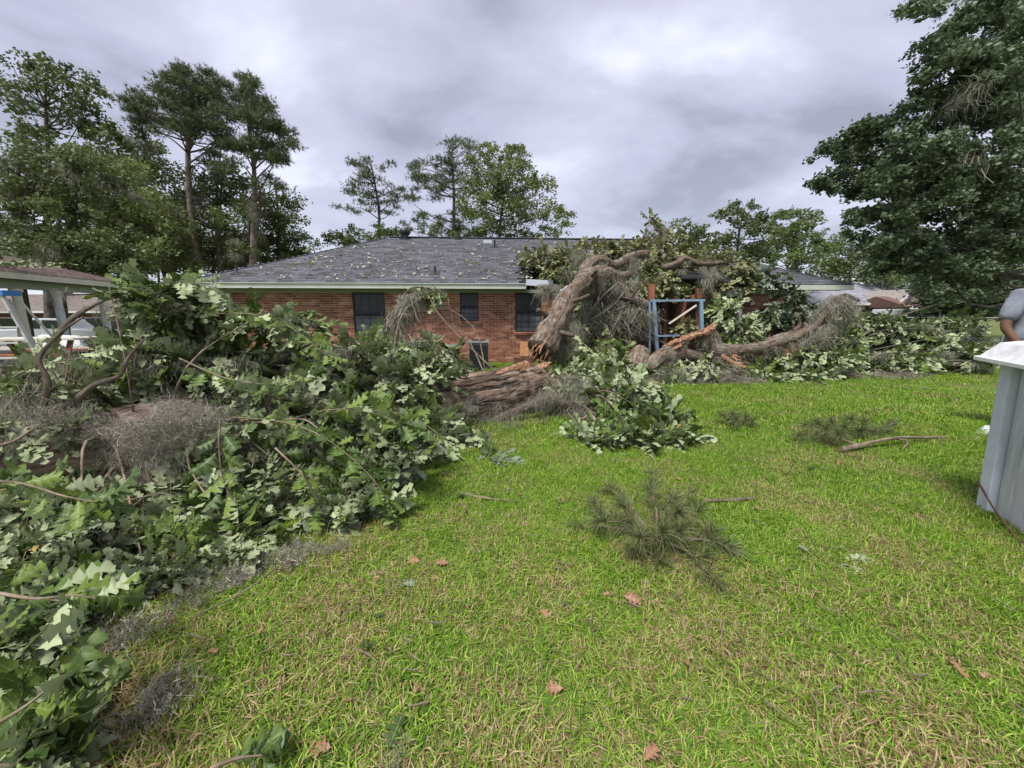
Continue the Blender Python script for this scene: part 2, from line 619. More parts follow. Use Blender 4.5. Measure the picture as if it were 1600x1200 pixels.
M_alu = simple('pale_fibreglass', (0.48, 0.48, 0.46), 0.5, 0.08, 5)
M_redroof = simple('red_roof', (0.16, 0.09, 0.08), 0.9, 0.2, 3)
M_greyroof = simple('grey_roof', (0.23, 0.23, 0.26), 0.9, 0.2, 3)
M_beige = simple('beige_siding', (0.24, 0.22, 0.195), 0.8, 0.08, 3)
M_skin = simple('skin', (0.15, 0.078, 0.05), 0.5, 0.08, 8)
M_shirt = simple('heather_grey_cotton', (0.23, 0.245, 0.29), 0.95, 0.16, 7, 0.1, bump=0.5, bscale=9)
M_jean = simple('blue_denim', (0.035, 0.10, 0.24), 0.9, 0.25, 12, 0.1)
M_hair = simple('dark_hair', (0.015, 0.012, 0.01), 0.7, 0.1, 20)
M_eye = simple('eye_white', (0.7, 0.7, 0.68), 0.2, 0.02, 5)

# ------------------------------------------------------------------ ground
def gh(x, y):
    """gentle rise of the lawn behind the small shed"""
    def sm_(t):
        t = min(max(t, 0), 1)
        return t * t * (3 - 2 * t)
    dip = .55 * sm_((-x - 14) / 8) * sm_((y - 15) / 6)
    return -dip + 0.16 * math.exp(-(((x - 5.6) / 1.3) ** 2 + ((y - 4.6) / 1.3) ** 2))


def build_ground():
    xs = np.concatenate([[-900, -300, -120, -60, -40], np.linspace(-28, 28, 113), [40, 60, 120, 300, 900]])
    ys = np.concatenate([[-900, -200, -60, -20, -8], np.linspace(-3, 45, 97), [60, 100, 200, 400, 900]])
    V = []
    for yy in ys:
        for xx in xs:
            n = 0.012 * math.sin(xx * 2.1 + yy) + 0.012 * math.sin(yy * 1.7 - xx * .6)
            V.append((xx, yy, gh(xx, yy) + (n if abs(xx) < 28 and -3 < yy < 45 else 0)))
    k = len(xs)
    F = [(j * k + i, j * k + i + 1, (j + 1) * k + i + 1, (j + 1) * k + i) for j in range(len(ys) - 1) for i in range(k - 1)]
    Geo().add(V, F).obj('lawn', M_soil, smooth=True, kind='structure')


build_ground()


def gn_scatter(name, sources, pts, eul, scl, vi, **kw):
    me = bpy.data.meshes.new(name)
    n = len(pts)
    me.vertices.add(n)
    me.vertices.foreach_set('co', np.asarray(pts, np.float32).ravel())
    a = me.attributes.new('rot', 'FLOAT_VECTOR', 'POINT')
    a.data.foreach_set('vector', np.asarray(eul, np.float32).ravel())
    a = me.attributes.new('scl', 'FLOAT', 'POINT')
    a.data.foreach_set('value', np.asarray(scl, np.float32))
    a = me.attributes.new('vi', 'INT', 'POINT')
    a.data.foreach_set('value', np.asarray(vi, np.int32))
    o = bpy.data.objects.new(name, me)
    link(o)
    ng = bpy.data.node_groups.new(name, 'GeometryNodeTree')
    ng.interface.new_socket('Geometry', in_out='INPUT', socket_type='NodeSocketGeometry')
    ng.interface.new_socket('Geometry', in_out='OUTPUT', socket_type='NodeSocketGeometry')
    N = ng.nodes
    gi, go, jn = N.new('NodeGroupInput'), N.new('NodeGroupOutput'), N.new('GeometryNodeJoinGeometry')

    def attr(nm, ty):
        x = N.new('GeometryNodeInputNamedAttribute')
        x.data_type = ty
        x.inputs['Name'].default_value = nm
        return x.outputs[0]
    ar, as_, av = attr('rot', 'FLOAT_VECTOR'), attr('scl', 'FLOAT'), attr('vi', 'INT')
    er = N.new('FunctionNodeEulerToRotation')
    ng.links.new(ar, er.inputs[0])
    for i, so_ in enumerate(sources):
        cp = N.new('FunctionNodeCompare')
        cp.data_type = 'INT'
        cp.operation = 'EQUAL'
        ng.links.new(av, cp.inputs[2])
        cp.inputs[3].default_value = i
        ob = N.new('GeometryNodeObjectInfo')
        ob.inputs['Object'].default_value = so_
        ip = N.new('GeometryNodeInstanceOnPoints')
        ng.links.new(gi.outputs[0], ip.inputs['Points'])
        ng.links.new(cp.outputs[0], ip.inputs['Selection'])
        ng.links.new(ob.outputs['Geometry'], ip.inputs['Instance'])
        ng.links.new(er.outputs[0], ip.inputs['Rotation'])
        ng.links.new(as_, ip.inputs['Scale'])
        ng.links.new(ip.outputs[0], jn.inputs[0])
    ng.links.new(jn.outputs[0], go.inputs[0])
    md = o.modifiers.new('scatter', 'NODES')
    md.node_group = ng
    return tag(o, **kw)


def grass_tuft(seed, nb, rad_, hmin, hmax, wid, lean):
    r = np.random.RandomState(seed)
    g = Geo()
    V, F, A = [], [], []
    for i in range(nb):
        q = r.rand() ** .5 * rad_
        an = r.rand() * 6.283
        p = Vector((q * math.cos(an), q * math.sin(an), -0.005))
        h = r.uniform(hmin, hmax)
        a2 = r.rand() * 6.283
        d = Vector((math.cos(a2), math.sin(a2), 0))
        ln = r.uniform(0.15, lean)
        s = Vector((-d.y, d.x, 0)) * wid * r.uniform(.6, 1.2) / 2
        p1 = p + d * h * ln * .35 + Vector((0, 0, h * .55))
        p2 = p + d * h * ln * 1.0 + Vector((0, 0, h * (1.0 - .45 * ln)))
        k = len(V)
        V += [p - s, p + s, p1 - s * .9, p1 + s * .9, p2]
        F += [(k, k + 1, k + 3, k + 2), (k + 2, k + 3, k + 4, -1)]
        q1, q2 = r.rand(), r.rand()
        A += [(q1, 0, q2)] * 5
    g.add(V, np.array(F), 0, A)
    return bpy.data.objects.new('grass_tuft', g.mesh('grass_tuft', M_grass))


def lawn_grass():
    near = [grass_tuft(s, 80, 0.10, 0.028, 0.08, 0.0042, 1.5) for s in range(4)]
    far = [grass_tuft(20 + s, 90, 0.22, 0.03, 0.07, 0.008, 1.3) for s in range(3)]
    P, vi, sc = [], [], []

    from mathutils import noise as mn

    def put(n, x0, x1, y0, y1, base, k):
        for _ in range(n):
            x, y = R.uniform(x0, x1), R.uniform(y0, y1)
            zc = y * cT + CAM_H * sT
            if abs(x) > zc * 1.42 + .25:
                continue
            if x < -2.2 - (y - 2) * .9 and y < 9 and R.rand() < .6:
                continue
            f = mn.noise((x * 1.3 + 7, y * 1.3, 0)) + .5 * mn.noise((x * 3.7, y * 3.7, 5))
            if f < -.12 + min(.45, max(0, (4.2 - y)) * .13) and R.rand() < .62:
                continue
            P.append((x, y, gh(x, y)))
            vi.append(base + R.randint(k))
            sc.append(R.uniform(.75, 1.3))
    put(8500, -2.6, 3.2, 0.75, 2.4, 0, 4)
    put(13000, -4.6, 5.6, 2.3, 4.6, 0, 4)
    put(9000, -7, 9, 4.3, 8.5, 4, 3)
    put(15000, -16, 18, 8.2, 17, 4, 3)
    put(5000, 8, 34, 14, 30, 4, 3)
    n = len(P)
    gn_scatter('grass', near + far, P, np.column_stack([R.normal(0, .08, n), R.normal(0, .08, n), R.rand(n) * 6.28]), sc, vi,
               kind='stuff', label='bright green lawn grass with straw coloured dry blades', cat='grass')


lawn_grass()

# ------------------------------------------------------------------ leaf, twig and moss shapes
def leaf_geo(widths, shift, fold=0.25, droop=0.2, m=0, seed=0):
    r = np.random.RandomState(seed)
    n = len(widths)
    g = Geo()
    V, A = [], []
    tw = r.uniform(-.25, .25)
    for i in range(n):
        t = i / (n - 1)
        w = widths[i]
        y = t
        z = -droop * t * t
        V.append((0, y, z))
        A.append((0, t, 0))
        for sgn in (-1, 1):
            ww = w * r.uniform(.85, 1.15)
            V.append((sgn * ww, y + shift[i], z + fold * ww + r.uniform(-.05, .05) + sgn * tw * ww * t))
            A.append((sgn, t, 0))
    F = []
    for i in range(n - 1):
        a, b = i * 3, (i + 1) * 3
        F.append((a, b, b + 1, a + 1))
        F.append((a, a + 2, b + 2, b))
    # faces wound so that the front side looks up (+Z)
    g.add(V, [tuple(reversed(f)) if True else f for f in F][:0] or [(f[0], f[3], f[2], f[1]) for f in F], m, A)
    return g


def lobed(n, lobes, depth, w0):
    """half widths and forward sweep of a lobed oak leaf: petiole, then rounded lobes with sinuses between"""
    ws, sh = [], []
    for i in range(n):
        t = i / (n - 1)
        if t < .10:
            ws.append(.010)
            sh.append(0)
            continue
        q = (t - .10) / .90
        env = w0 * (math.sin(math.pi * min(q, 1) ** .85) ** .7 * (.55 + .6 * q)) + .01
        c = .5 - .5 * math.cos(2 * math.pi * lobes * q ** .95)
        ws.append(env * (1 - depth * (1 - c ** .7)) + .012)
        sh.append(.075 * c - .01)
    ws[-1] = .012
    sh[-1] = .01
    return ws, sh


LOB = lobed(24, 4, .74, .40)
LOB2 = lobed(9, 3, .72, .44)
LOW = ([.03, .34, .16, .38, .05], [0, .03, 0, .08, .02])
leaf_hi = [leaf_geo(*LOB, fold=f, droop=d, seed=i) for i, (f, d) in enumerate([(.3, .15), (.05, .35), (.6, .1), (-.3, .4), (.8, .55)])]
leaf_mid = [leaf_geo(*LOB2, fold=f, droop=d, seed=i) for i, (f, d) in enumerate([(.3, .15), (-.1, .35), (.6, .1), (.9, .5), (-.4, .6)])]
leaf_low = [leaf_geo(*LOW, fold=f, droop=d, seed=i) for i, (f, d) in enumerate([(.3, .15), (-.1, .35)])]


def spray(seed, L=0.5, nleaf=14, leaf=0.14, lib=leaf_mid, droop=.3, twig=True):
    r = np.random.RandomState(seed)
    g = Geo()
    bx = r.uniform(-.15, .15)
    P = [Vector((bx * (t * t) * L + .02 * math.sin(t * 7 + seed), t * L, -droop * t * t * L)) for t in np.linspace(0, 1, 6)]
    if twig:
        g.tube(P[::2] + [P[-1]], list(np.linspace(.006, .002, 4)), 3, 1, cap=False)
    for i in range(nleaf):
        t = 0.18 + 0.82 * (i / (nleaf - 1)) ** .75
        p = P[0] if t <= 0 else P[min(int(t * 5), 4)].lerp(P[min(int(t * 5) + 1, 5)], t * 5 - min(int(t * 5), 4))
        sg = 1 if i % 2 else -1
        an = sg * r.uniform(.4, 1.25) * (1.1 - .5 * t)
        d = Vector((math.sin(an), math.cos(an), r.uniform(-.6, .25)))
        up = Vector((r.uniform(-.6, .6), r.uniform(-.5, .5), 1))
        T = lib[r.randint(len(lib))]
        g.stamp(T, [frame(p, d, up, leaf * r.uniform(.55, 1.25))], [r.rand()])
        g.A[-1][:, 2] = r.rand()
    return g


SP_HI = [spray(i, .5, 17, .135, leaf_mid, .35) for i in range(7)]
SP_LO = [spray(40 + i, .6, 16, .15, leaf_low, .3) for i in range(6)]

leaf_far = [leaf_geo([.04, .36, .34, .05], [0, .03, .05, .02], fold=f, droop=d, seed=i) for i, (f, d) in enumerate([(.3, .15), (-.1, .35)])]
SP_FAR = [spray(80 + i, .6, 12, .165, leaf_far, .3) for i in range(6)]


def strand(r, p, d, L, seg, w, curl, grav):
    V, F = [], []
    s = rv() if False else Vector(r.normal(size=3)).normalized()
    st = L / seg
    for i in range(seg + 1):
        ww = w * (1 - .5 * i / seg)
        V += [p - s * ww / 2, p + s * ww / 2]
        d = (d + Vector(r.normal(size=3)) * curl + Vector((0, 0, -grav))).normalized()
        p = p + d * st
    F = [(2 * i, 2 * i + 1, 2 * i + 3, 2 * i + 2) for i in range(seg)]
    return V, F


def beard(seed, n=85, H=.6, spread=.16, w=.004):
    """hanging tuft of moss, unit about H high, hangs to -Z"""
    r = np.random.RandomState(seed)
    g = Geo()
    for i in range(n):
        p = Vector((r.normal() * spread, r.normal() * spread * .45, r.uniform(-.1, .03)))
        L = H * r.uniform(.3, 1.0) * math.exp(-(p.x / spread) ** 2 * .25)
        V, F = strand(r, p, Vector((r.normal() * .4, r.normal() * .4, -1)), L, 6, w * r.uniform(.7, 1.5), .55, .38)
        g.add(V, F, 0, np.tile([0, 0, r.rand()], (len(V), 1)))
    return g


def mat_clump(seed, n=140, rx=.28, ry=.2, rz=.09, w=.004):
    r = np.random.RandomState(seed)
    g = Geo()
    for i in range(n):
        d = Vector(r.normal(size=3)).normalized() * r.rand() ** .4
        p = Vector((d.x * rx, d.y * ry, abs(d.z) * rz))
        V, F = strand(r, p, Vector(r.normal(size=3)).normalized(), r.uniform(.12, .3), 7, w * r.uniform(.7, 1.4), .75, .06)
        g.add(V, F, 0, np.tile([0, 0, r.rand()], (len(V), 1)))
    return g


BEARD = [beard(i) for i in range(4)]
BEARDW = [beard(20 + i, 60, .8, .17, .010) for i in range(4)]      # thicker strands for moss seen from afar
MATC = [mat_clump(i) for i in range(4)]
MATN = [mat_clump(50 + i, 60, .30, .16, .10, .009) for i in range(4)]      # open curls for moss close to the camera
MATW = [mat_clump(30 + i, 90, .32, .25, .12, .009) for i in range(3)]


def hang(g, p, sc, lib):
    m = frame(p, (math.cos(R.rand() * 6.28), math.sin(R.rand() * 6.28), 0), (0, 0, 1), sc)
    g.stamp(lib[R.randint(len(lib))], [m])


def lay(g, p, sc, lib, up=(0, 0, 1)):
    a = R.rand() * 6.28
    g.stamp(lib[R.randint(len(lib))], [frame(p, (math.cos(a), math.sin(a), R.uniform(-.15, .15)), up, sc)])


def blob(g, lib, px, py, y, rpx, rpy, ry, n, sc=1.0, flip=.45, shell=.55, down=.35, floor=0.02):
    """leafy sprays over an uneven mound centred at a place in the world"""
    c = W(px, py, y)
    k = mpp(c)
    rx, rz = rpx * k, rpy * k
    lobes = [(rv(), R.uniform(.15, .35)) for _ in range(5)]
    Ms = [[] for _ in lib]
    for _ in range(n):
        d = rv()
        f = shell + (1 - shell) * R.rand()
        for a, b in lobes:
            f += b * max(0, a.dot(d)) ** 4 - .06
        p = c + Vector((d.x * rx, d.y * ry, d.z * rz)) * f
        if p.z < floor:
            p.z = floor + R.rand() * .08
        dr = (Vector((d.x, d.y, d.z * .5)) + rv() * .7 + Vector((0, 0, -down))).normalized()
        if p.z < .2:
            dr.z = abs(dr.z) * .3
        up = rv() * .7 + Vector((0, 0, -1 if R.rand() < flip else 1))
        s = sc * R.uniform(.65, 1.2)
        i = R.randint(len(lib))
        Ms[i].append(frame(p - dr * .25 * s, dr, up, s))
    for T, M in zip(lib, Ms):
        if M:
            g.stamp(T, M)
    return c, rx, ry, rz


def sticks(g, root, c, rx, ry, rz, n, r0=.02, m=0):
    for _ in range(n):
        d = rv()
        e_ = c + Vector((d.x * rx, d.y * ry, d.z * rz)) * R.uniform(.8, 1.25)
        e_.z = max(e_.z, .05)
        s = Vector(root) + rv() * .15
        mid = s.lerp(e_, .5) + rv() * .2 * (e_ - s).length
        mid.z = max(mid.z, .05)
        P = spline([s, mid, e_], 9)
        g.tube(P, list(np.linspace(r0 * R.uniform(.6, 1.2), .004, 9)), 5, m, bump=.1, cap=False)


# ------------------------------------------------------------------ the brick house
YAW = rad(3.0)
H0 = Vector((-8.5, 11.35, 0))
house = empty('brick_house', H0, YAW, 'single storey red brick house with charcoal hip roof crushed by the fallen oak', 'house')
cy_, sy_ = math.cos(YAW), math.sin(YAW)


def to_local(p):
    d = Vector(p) - H0
    return Vector((d.x * cy_ + d.y * sy_, -d.x * sy_ + d.y * cy_, d.z))


def from_local(p):
    return H0 + Vector((p[0] * cy_ - p[1] * sy_, p[0] * sy_ + p[1] * cy_, p[2]))


def wall_hit(px, py, yl=0.0):
    """house-local x and z where the sight line meets the wall plane local y = yl"""
    a, b = to_local(Vector((0, 0, CAM_H))), to_local(Vector((0, 0, CAM_H)) + ray(px, py))
    t = (yl - a.y) / (b.y - a.y)
    p = a + (b - a) * t
    return p.x, p.z


WH = 2.12          # wall height up to the frieze
xL, xR = 0.0, 17.7
xo0, xo1 = wall_hit(872, 500)[0], wall_hit(1100, 500)[0]      # open patio under the roof
wins = []
for (x0, x1, yb) in ((553, 603, 525), (719, 748, 502), (805, 846, 519)):
    wins.append((wall_hit(x0, 500)[0], wall_hit(x1, 500)[0], wall_hit((x0 + x1) / 2, yb)[1], 2.10))

wall = Geo()


def wall_piece(x0, x1, z0, z1):
    if x1 - x0 > .01 and z1 - z0 > .01:
        wall.box(((x0 + x1) / 2, .0965, (z0 + z1) / 2), (x1 - x0, .206, z1 - z0))


edges = [xL]
for a_, b_, zb, zt in wins:
    wall_piece(edges[-1], a_, 0, WH)
    wall_piece(a_, b_, 0, zb)
    edges.append(b_)
wall_piece(edges[-1], xo0, 0, WH)
wall_piece(xo1, xR, 0, WH)
wall.box((xL + .09, 3.7, WH / 2), (.18, 7.0, WH))
wall.box((xR - .09, 3.7, WH / 2), (.18, 7.0, WH))
wall.box((xR / 2, 7.3, WH / 2), (xR, .2, WH))
# patio back and side walls
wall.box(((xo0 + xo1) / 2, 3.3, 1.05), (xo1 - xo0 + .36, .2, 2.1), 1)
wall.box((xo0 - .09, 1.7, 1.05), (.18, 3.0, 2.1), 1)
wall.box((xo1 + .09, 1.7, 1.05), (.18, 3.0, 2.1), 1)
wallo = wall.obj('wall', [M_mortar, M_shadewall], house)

bricks = Geo()
brick_me = None
ind = 0
bm = []
BL, BH, J = .203, .057, .0107
row = 0
z = .01
cand = []
while z + BH < WH:
    x = xL + (BL + J) * (-.5 if row % 2 else 0)
    while x < xR:
        a_, b_ = max(x, xL), min(x + BL, xR)
        if b_ - a_ > .03 and not (xo0 < b_ and xo1 > a_):
            segs = [(a_, b_)]
            for (wa, wb, zb, zt) in wins:
                if z + BH > zb - .06:
                    out = []
                    for s0, s1 in segs:
                        if s1 <= wa or s0 >= wb:
                            out.append((s0, s1))
                        else:
                            if s0 < wa - .02:
                                out.append((s0, wa))
                            if s1 > wb + .02:
                                out.append((wb, s1))
                    segs = out
            for s in segs:
                cand.append((s[0], s[1], z))
        x += BL + J
    z += BH + J
    row += 1
xa, xb = wall_hit(610, 500)[0], wall_hit(815, 500)[0]
sing = [c for c in cand if xa < c[0] < xb and c[1] - c[0] > .19 and c[2] > .45]
R.shuffle(sing)
sing = set(map(tuple, sing[:300]))
shared = {}
for i in range(8):
    g = Geo().box((0, 0, 0), (BL, .03, BH), r=(i + .5) / 8)
    shared[i] = g.mesh('brick', M_brick)
for c in cand:
    pr = R.uniform(-.003, .003)
    if tuple(c) in sing:
        o = bpy.data.objects.new('brick', shared[R.randint(8)])
        o.location = ((c[0] + c[1]) / 2, 0.0 + pr, c[2] + BH / 2)
        link(o, wallo)
    else:
        bricks.box(((c[0] + c[1]) / 2, 0.0 + pr, c[2] + BH / 2), (c[1] - c[0], .03, BH), r=R.rand())
bricks.obj('brickwork', M_brick, wallo, kind='stuff')
# back wall brick courses of the patio
pb = Geo()
for r_ in range(30):
    x = xo0 + (.1 if r_ % 2 else 0)
    while x < xo1 - .2:
        pb.box((x + BL / 2, 3.19, .03 + r_ * (BH + J)), (BL, .03, BH))
        x += BL + J
pb.obj('patio_brickwork', M_brick, wallo, kind='stuff')

# windows
for k_, (a_, b_, zb, zt) in enumerate(wins):
    w = Geo()
    t_ = .035
    w.box(((a_ + b_) / 2, .03, zb + t_ / 2), (b_ - a_, .05, t_))
    w.box(((a_ + b_) / 2, .03, zt - t_ / 2), (b_ - a_, .05, t_))
    w.box((a_ + t_ / 2, .03, (zb + zt) / 2), (t_, .05, zt - zb - 2 * t_))
    w.box((b_ - t_ / 2, .03, (zb + zt) / 2), (t_, .05, zt - zb - 2 * t_))
    w.box(((a_ + b_) / 2, .025, (zb + zt) / 2), (b_ - a_ - 2 * t_, .04, t_))
    wo_ = w.obj('window', M_frame, house)
    zm = (zb + zt) / 2
    Geo().box(((a_ + b_) / 2, .045, (zb + zm) / 2), (b_ - a_ - 2 * t_, .01, zm - zb - 2 * t_)).obj('pane', M_blind, wo_)
    Geo().box(((a_ + b_) / 2, .045, (zt + zm) / 2), (b_ - a_ - 2 * t_, .01, zt - zm - 2 * t_)).obj('pane', M_screen, wo_)
    gl = Geo()
    for i in range(1, 4):
        xx = a_ + (b_ - a_) * i / 4
        gl.box((xx, .034, zm), (.012, .01, zt - zb - .08))
    for i in range(1, 7):
        zz_ = zb + (zt - zb) * i / 7
        gl.box(((a_ + b_) / 2, .032, zz_), (b_ - a_ - .08, .008, .010))
    gl.obj('glazing_bars', M_frame, wo_, kind='stuff')
    si = Geo()
    x = a_ - .03
    while x < b_ + .02:
        si.box((x + .03, -.02, zb - .035), (.058, .13, .07), rot=Euler((rad(12), 0, 0)))
        x += .067
    si.obj('sill', M_brick, wo_)

# frieze, soffit, fascia
EZ, EO = 2.35, .5
RUN, RZ = 4.6, 4.40
SLOPE = (RZ - EZ) / RUN
ex0, ex1 = xL - .6, xR + 1.0
g = Geo()
g.box(((xL + xo0) / 2, -.03, 2.16), (xo0 - xL + .02, .05, .09))
g.box(((xo1 + .7 + xR) / 2, -.03, 2.16), (xR - xo1 - .7, .05, .09))
g.obj('frieze_board', M_frieze, house)
g = Geo()
bx0, bx1 = wall_hit(822, 440, -EO)[0], wall_hit(1172, 440, -EO)[0]      # eave broken between these
g.box(((ex0 + bx0) / 2, -EO / 2 - .01, 2.215), (bx0 - ex0, EO - .04, .015))
g.box(((ex1 + bx1) / 2, -EO / 2 - .01, 2.215), (ex1 - bx1, EO - .04, .015))
g.obj('soffit', M_frieze, house)
for (a_, b_) in ((ex0, bx0), (bx1, ex1)):
    Geo().box(((a_ + b_) / 2, -EO - .012, 2.27), (b_ - a_, .024, .14)).obj('fascia', M_trim, house)
Geo().box(((ex0 + bx0) / 2, -EO - .03, 2.338), (bx0 - ex0, .05, .02)).obj('drip_edge', M_trim, house)

# roof deck: four slopes, the front one with the crushed hole left out
ey1 = 2 * RUN - EO
roof = Geo()


def rz_(y):
    return EZ + (y + EO) * SLOPE


ry = -EO + RUN
hy = 1.1
Vr = [(ex0, -EO, EZ), (bx0, -EO, EZ), (bx0 + .3, hy, rz_(hy)), (bx1 - .2, hy, rz_(hy)), (bx1, -EO, EZ), (ex1, -EO, EZ),
      (ex0 + RUN, ry, RZ), (ex1 - RUN, ry, RZ), (bx0 + .3, ry, RZ), (bx1 - .2 if bx1 - .2 < ex1 - RUN else ex1 - RUN - .01, ry, RZ), (ex0, ey1, EZ), (ex1, ey1, EZ)]
Vr = np.array(Vr)
Vr[:, 2] -= .012
Fr = [(0, 1, 2, -1), (0, 2, 8, 6), (2, 3, 9, 8), (3, 4, 5, -1), (3, 5, 7, 9), (10, 0, 6, -1), (5, 11, 7, -1), (11, 10, 6, 7)]
roof.add(Vr, np.array(Fr))
Vd = Vr.copy()
Vd[:, 2] -= .02
roof.add(Vd, np.array([(f[0], f[2], f[1], -1) if f[3] < 0 else tuple(reversed(f)) for f in Fr]))
roofo = roof.obj('roof', M_dark, house)

sh = Geo()
shi = []
sang = math.atan(SLOPE)
EXPO = .14
nrow = int(RUN / math.cos(sang) / EXPO)
cs, ss = math.cos(sang), math.sin(sang)
for r_ in range(nrow):
    d0 = r_ * EXPO - .02
    yy = -EO + (d0 + EXPO * .6) * cs
    xl, xr = ex0 + max(0, d0 * cs), ex1 - max(0, d0 * cs)
    x = xl - R.rand() * .3
    while x < xr:
        wd = R.uniform(.16, .42)
        a_, b_ = max(x, xl), min(x + wd, xr)
        x += wd
        if b_ - a_ < .03:
            continue
        if yy < hy + .05 and b_ > bx0 and a_ < bx1:
            continue
        th = R.uniform(.008, .018)
        c = ((a_ + b_) / 2, -EO + (d0 + EXPO * .55) * cs, EZ + (d0 + EXPO * .55) * ss + .012)
        shi.append((c, b_ - a_ - .006, th))
shi_pick = [i for i, s in enumerate(shi) if abs(s[0][0] - 5.5) < 5.8 and s[0][1] > -.55]
shi_pick = set(shi_pick[:300])
sm = {}
rotS = Euler((sang - .05, 0, 0))
for i in range(6):
    sm[i] = Geo().box((0, 0, 0), (1, EXPO * 1.12, .014), r=i / 5).mesh('shingle', M_shingle)
for i, (c, w_, th) in enumerate(shi):
    if i in shi_pick:
        o = bpy.data.objects.new('shingle', sm[R.randint(len(SP_HI) - 1)])
        o.location = c
        o.rotation_euler = rotS
        o.scale = (w_, 1, 1)
        link(o, roofo)
    else:
        sh.box(c, (w_, EXPO * 1.12, th), rot=rotS)
sh.obj('shingle_courses', M_shingle, roofo, kind='stuff')
g = Geo()
for i in range(60):       # ridge and hip caps
    x = ex0 + RUN + i * (ex1 - ex0 - 2 * RUN) / 60
    g.box((x + .08, ry, RZ + .02), ((ex1 - ex0 - 2 * RUN) / 60 * .98, .2, .03))
for i in range(45):
    t = i / 45
    q = Vector((1, 1, SLOPE)).to_track_quat('Y', 'Z').to_matrix()
    g.box((ex0 + RUN * t + .05, -EO + RUN * t + .05, EZ + (RZ - EZ) * t + .035), (.16, .15, .02), rot=q)
    q = Vector((-1, 1, SLOPE)).to_track_quat('Y', 'Z').to_matrix()
    g.box((ex1 - RUN * t - .05, -EO + RUN * t + .05, EZ + (RZ - EZ) * t + .035), (.16, .15, .02), rot=q)
g.obj('ridge_caps', M_shingle, roofo, kind='stuff')


def on_roof(px, py):
    """house-local point of the front slope seen at a pixel"""
    a, b = to_local(Vector((0, 0, CAM_H))), to_local(Vector((0, 0, CAM_H)) + ray(px, py))
    d = b - a
    t = (EZ + (a.y + EO) * SLOPE - a.z) / (d.z - d.y * SLOPE)
    return a + d * t


# vents and pipes
for px, py, h_, r_ in ((680, 428, .22, .035), (773, 386, .25, .035), (717, 374, .3, .06), (371, 428, .22, .02)):
    p = on_roof(px, py)
    v = Geo().tube([p + Vector((0, 0, -.05)), p + Vector((0, 0, h_))], r_, 12)
    v.box(p + Vector((0, 0, .02)), (.28, .28, .02), rot=rotS)
    v.obj('vent_pipe', M_black, house)
p = on_roof(633, 373)
v = Geo().tube([p + Vector((0, 0, -.05)), p + Vector((0, 0, .12))], .12, 14)
v.box(p + Vector((0, 0, .02)), (.4, .4, .02), rot=rotS)
vt = v.obj('roof_vent', M_black, house)
v = Geo()
prof = [(.0, .40), (.12, .39), (.2, .33), (.22, .24), (.18, .15), (.13, .12)]
v.tube([p + Vector((0, 0, z_)) for r_, z_ in prof[::-1]], [max(r_, .01) for r_, z_ in prof[::-1]], 20)
v.obj('turbine', M_black, vt, smooth=True)
# pale window / reflective block on the ridge behind
p = on_roof(762, 381)
Geo().box(p + Vector((0, .1, .07)), (.32, .2, .14)).obj('box_vent', M_metal, house)
# wall things
x_, z_ = wall_hit(708, 524, -.05)
Geo().box((x_, -.05, .45), (.22, .08, .30)).obj('meter_box', M_galv, house)
x_, z_ = wall_hit(1174, 470, -.12)
lf = Geo().box((x_, -.05, z_), (.12, .06, .12))
lf.tube([(x_, -.07, z_), (x_, -.2, z_ - .08)], [.03, .07], 10)
lf.obj('flood_light', M_white, house, smooth=False)

# wreck of the patio: rafters, posts, bent trim, lifted roof sheet
for i in range(10):
    xx = bx0 + .7 + i * (bx1 - bx0 - .9) / 9
    a_ = Vector((xx, hy + .5, rz_(hy + .5) - .16))
    b_ = Vector((xx + R.uniform(-.4, .4), -.1 + R.uniform(-.3, .5), rz_(0) - R.uniform(.25, 1.0)))
    Geo().beam(a_, b_, .045, .13).obj('broken_rafter', M_dkwood if i % 3 else M_redwood, house)


def px_beam(name, a, b, w, h, m, parent, ya, yb=None, **kw):
    A_, B_ = W(a[0], a[1], ya), W(b[0], b[1], yb or ya)
    if parent is house:
        A_, B_ = to_local(A_), to_local(B_)
    return Geo().beam(A_, B_, w, h).obj(name, m, parent, **kw)


px_beam('bent_flashing', (822, 441), (864, 443), .035, .16, M_metal, house, 10.6, 10.5)
px_beam('bent_flashing', (865, 462), (890, 446), .30, .02, M_metal, house, 10.2, 10.4)
px_beam('patio_post', (1154, 455), (1157, 525), .10, .10, M_white, house, 11.3)
px_beam('patio_post', (1040, 440), (1038, 560), .10, .10, M_dkwood, house, 11.0)
px_beam('patio_post', (1087, 448), (1092, 560), .12, .12, M_dkwood, house, 11.0)
px_beam('patio_beam', (1062, 470), (1100, 460), .05, .14, M_redwood, house, 10.8)
px_beam('patio_beam', (1070, 466), (1064, 515), .05, .09, M_redwood, house, 10.7)
px_beam('patio_beam', (960, 470), (1040, 500), .05, .12, M_dkwood, house, 11.6)
px_beam('fascia', (1118, 463), (1195, 448), .03, .20, M_trim, house, 10.9, 11.2)
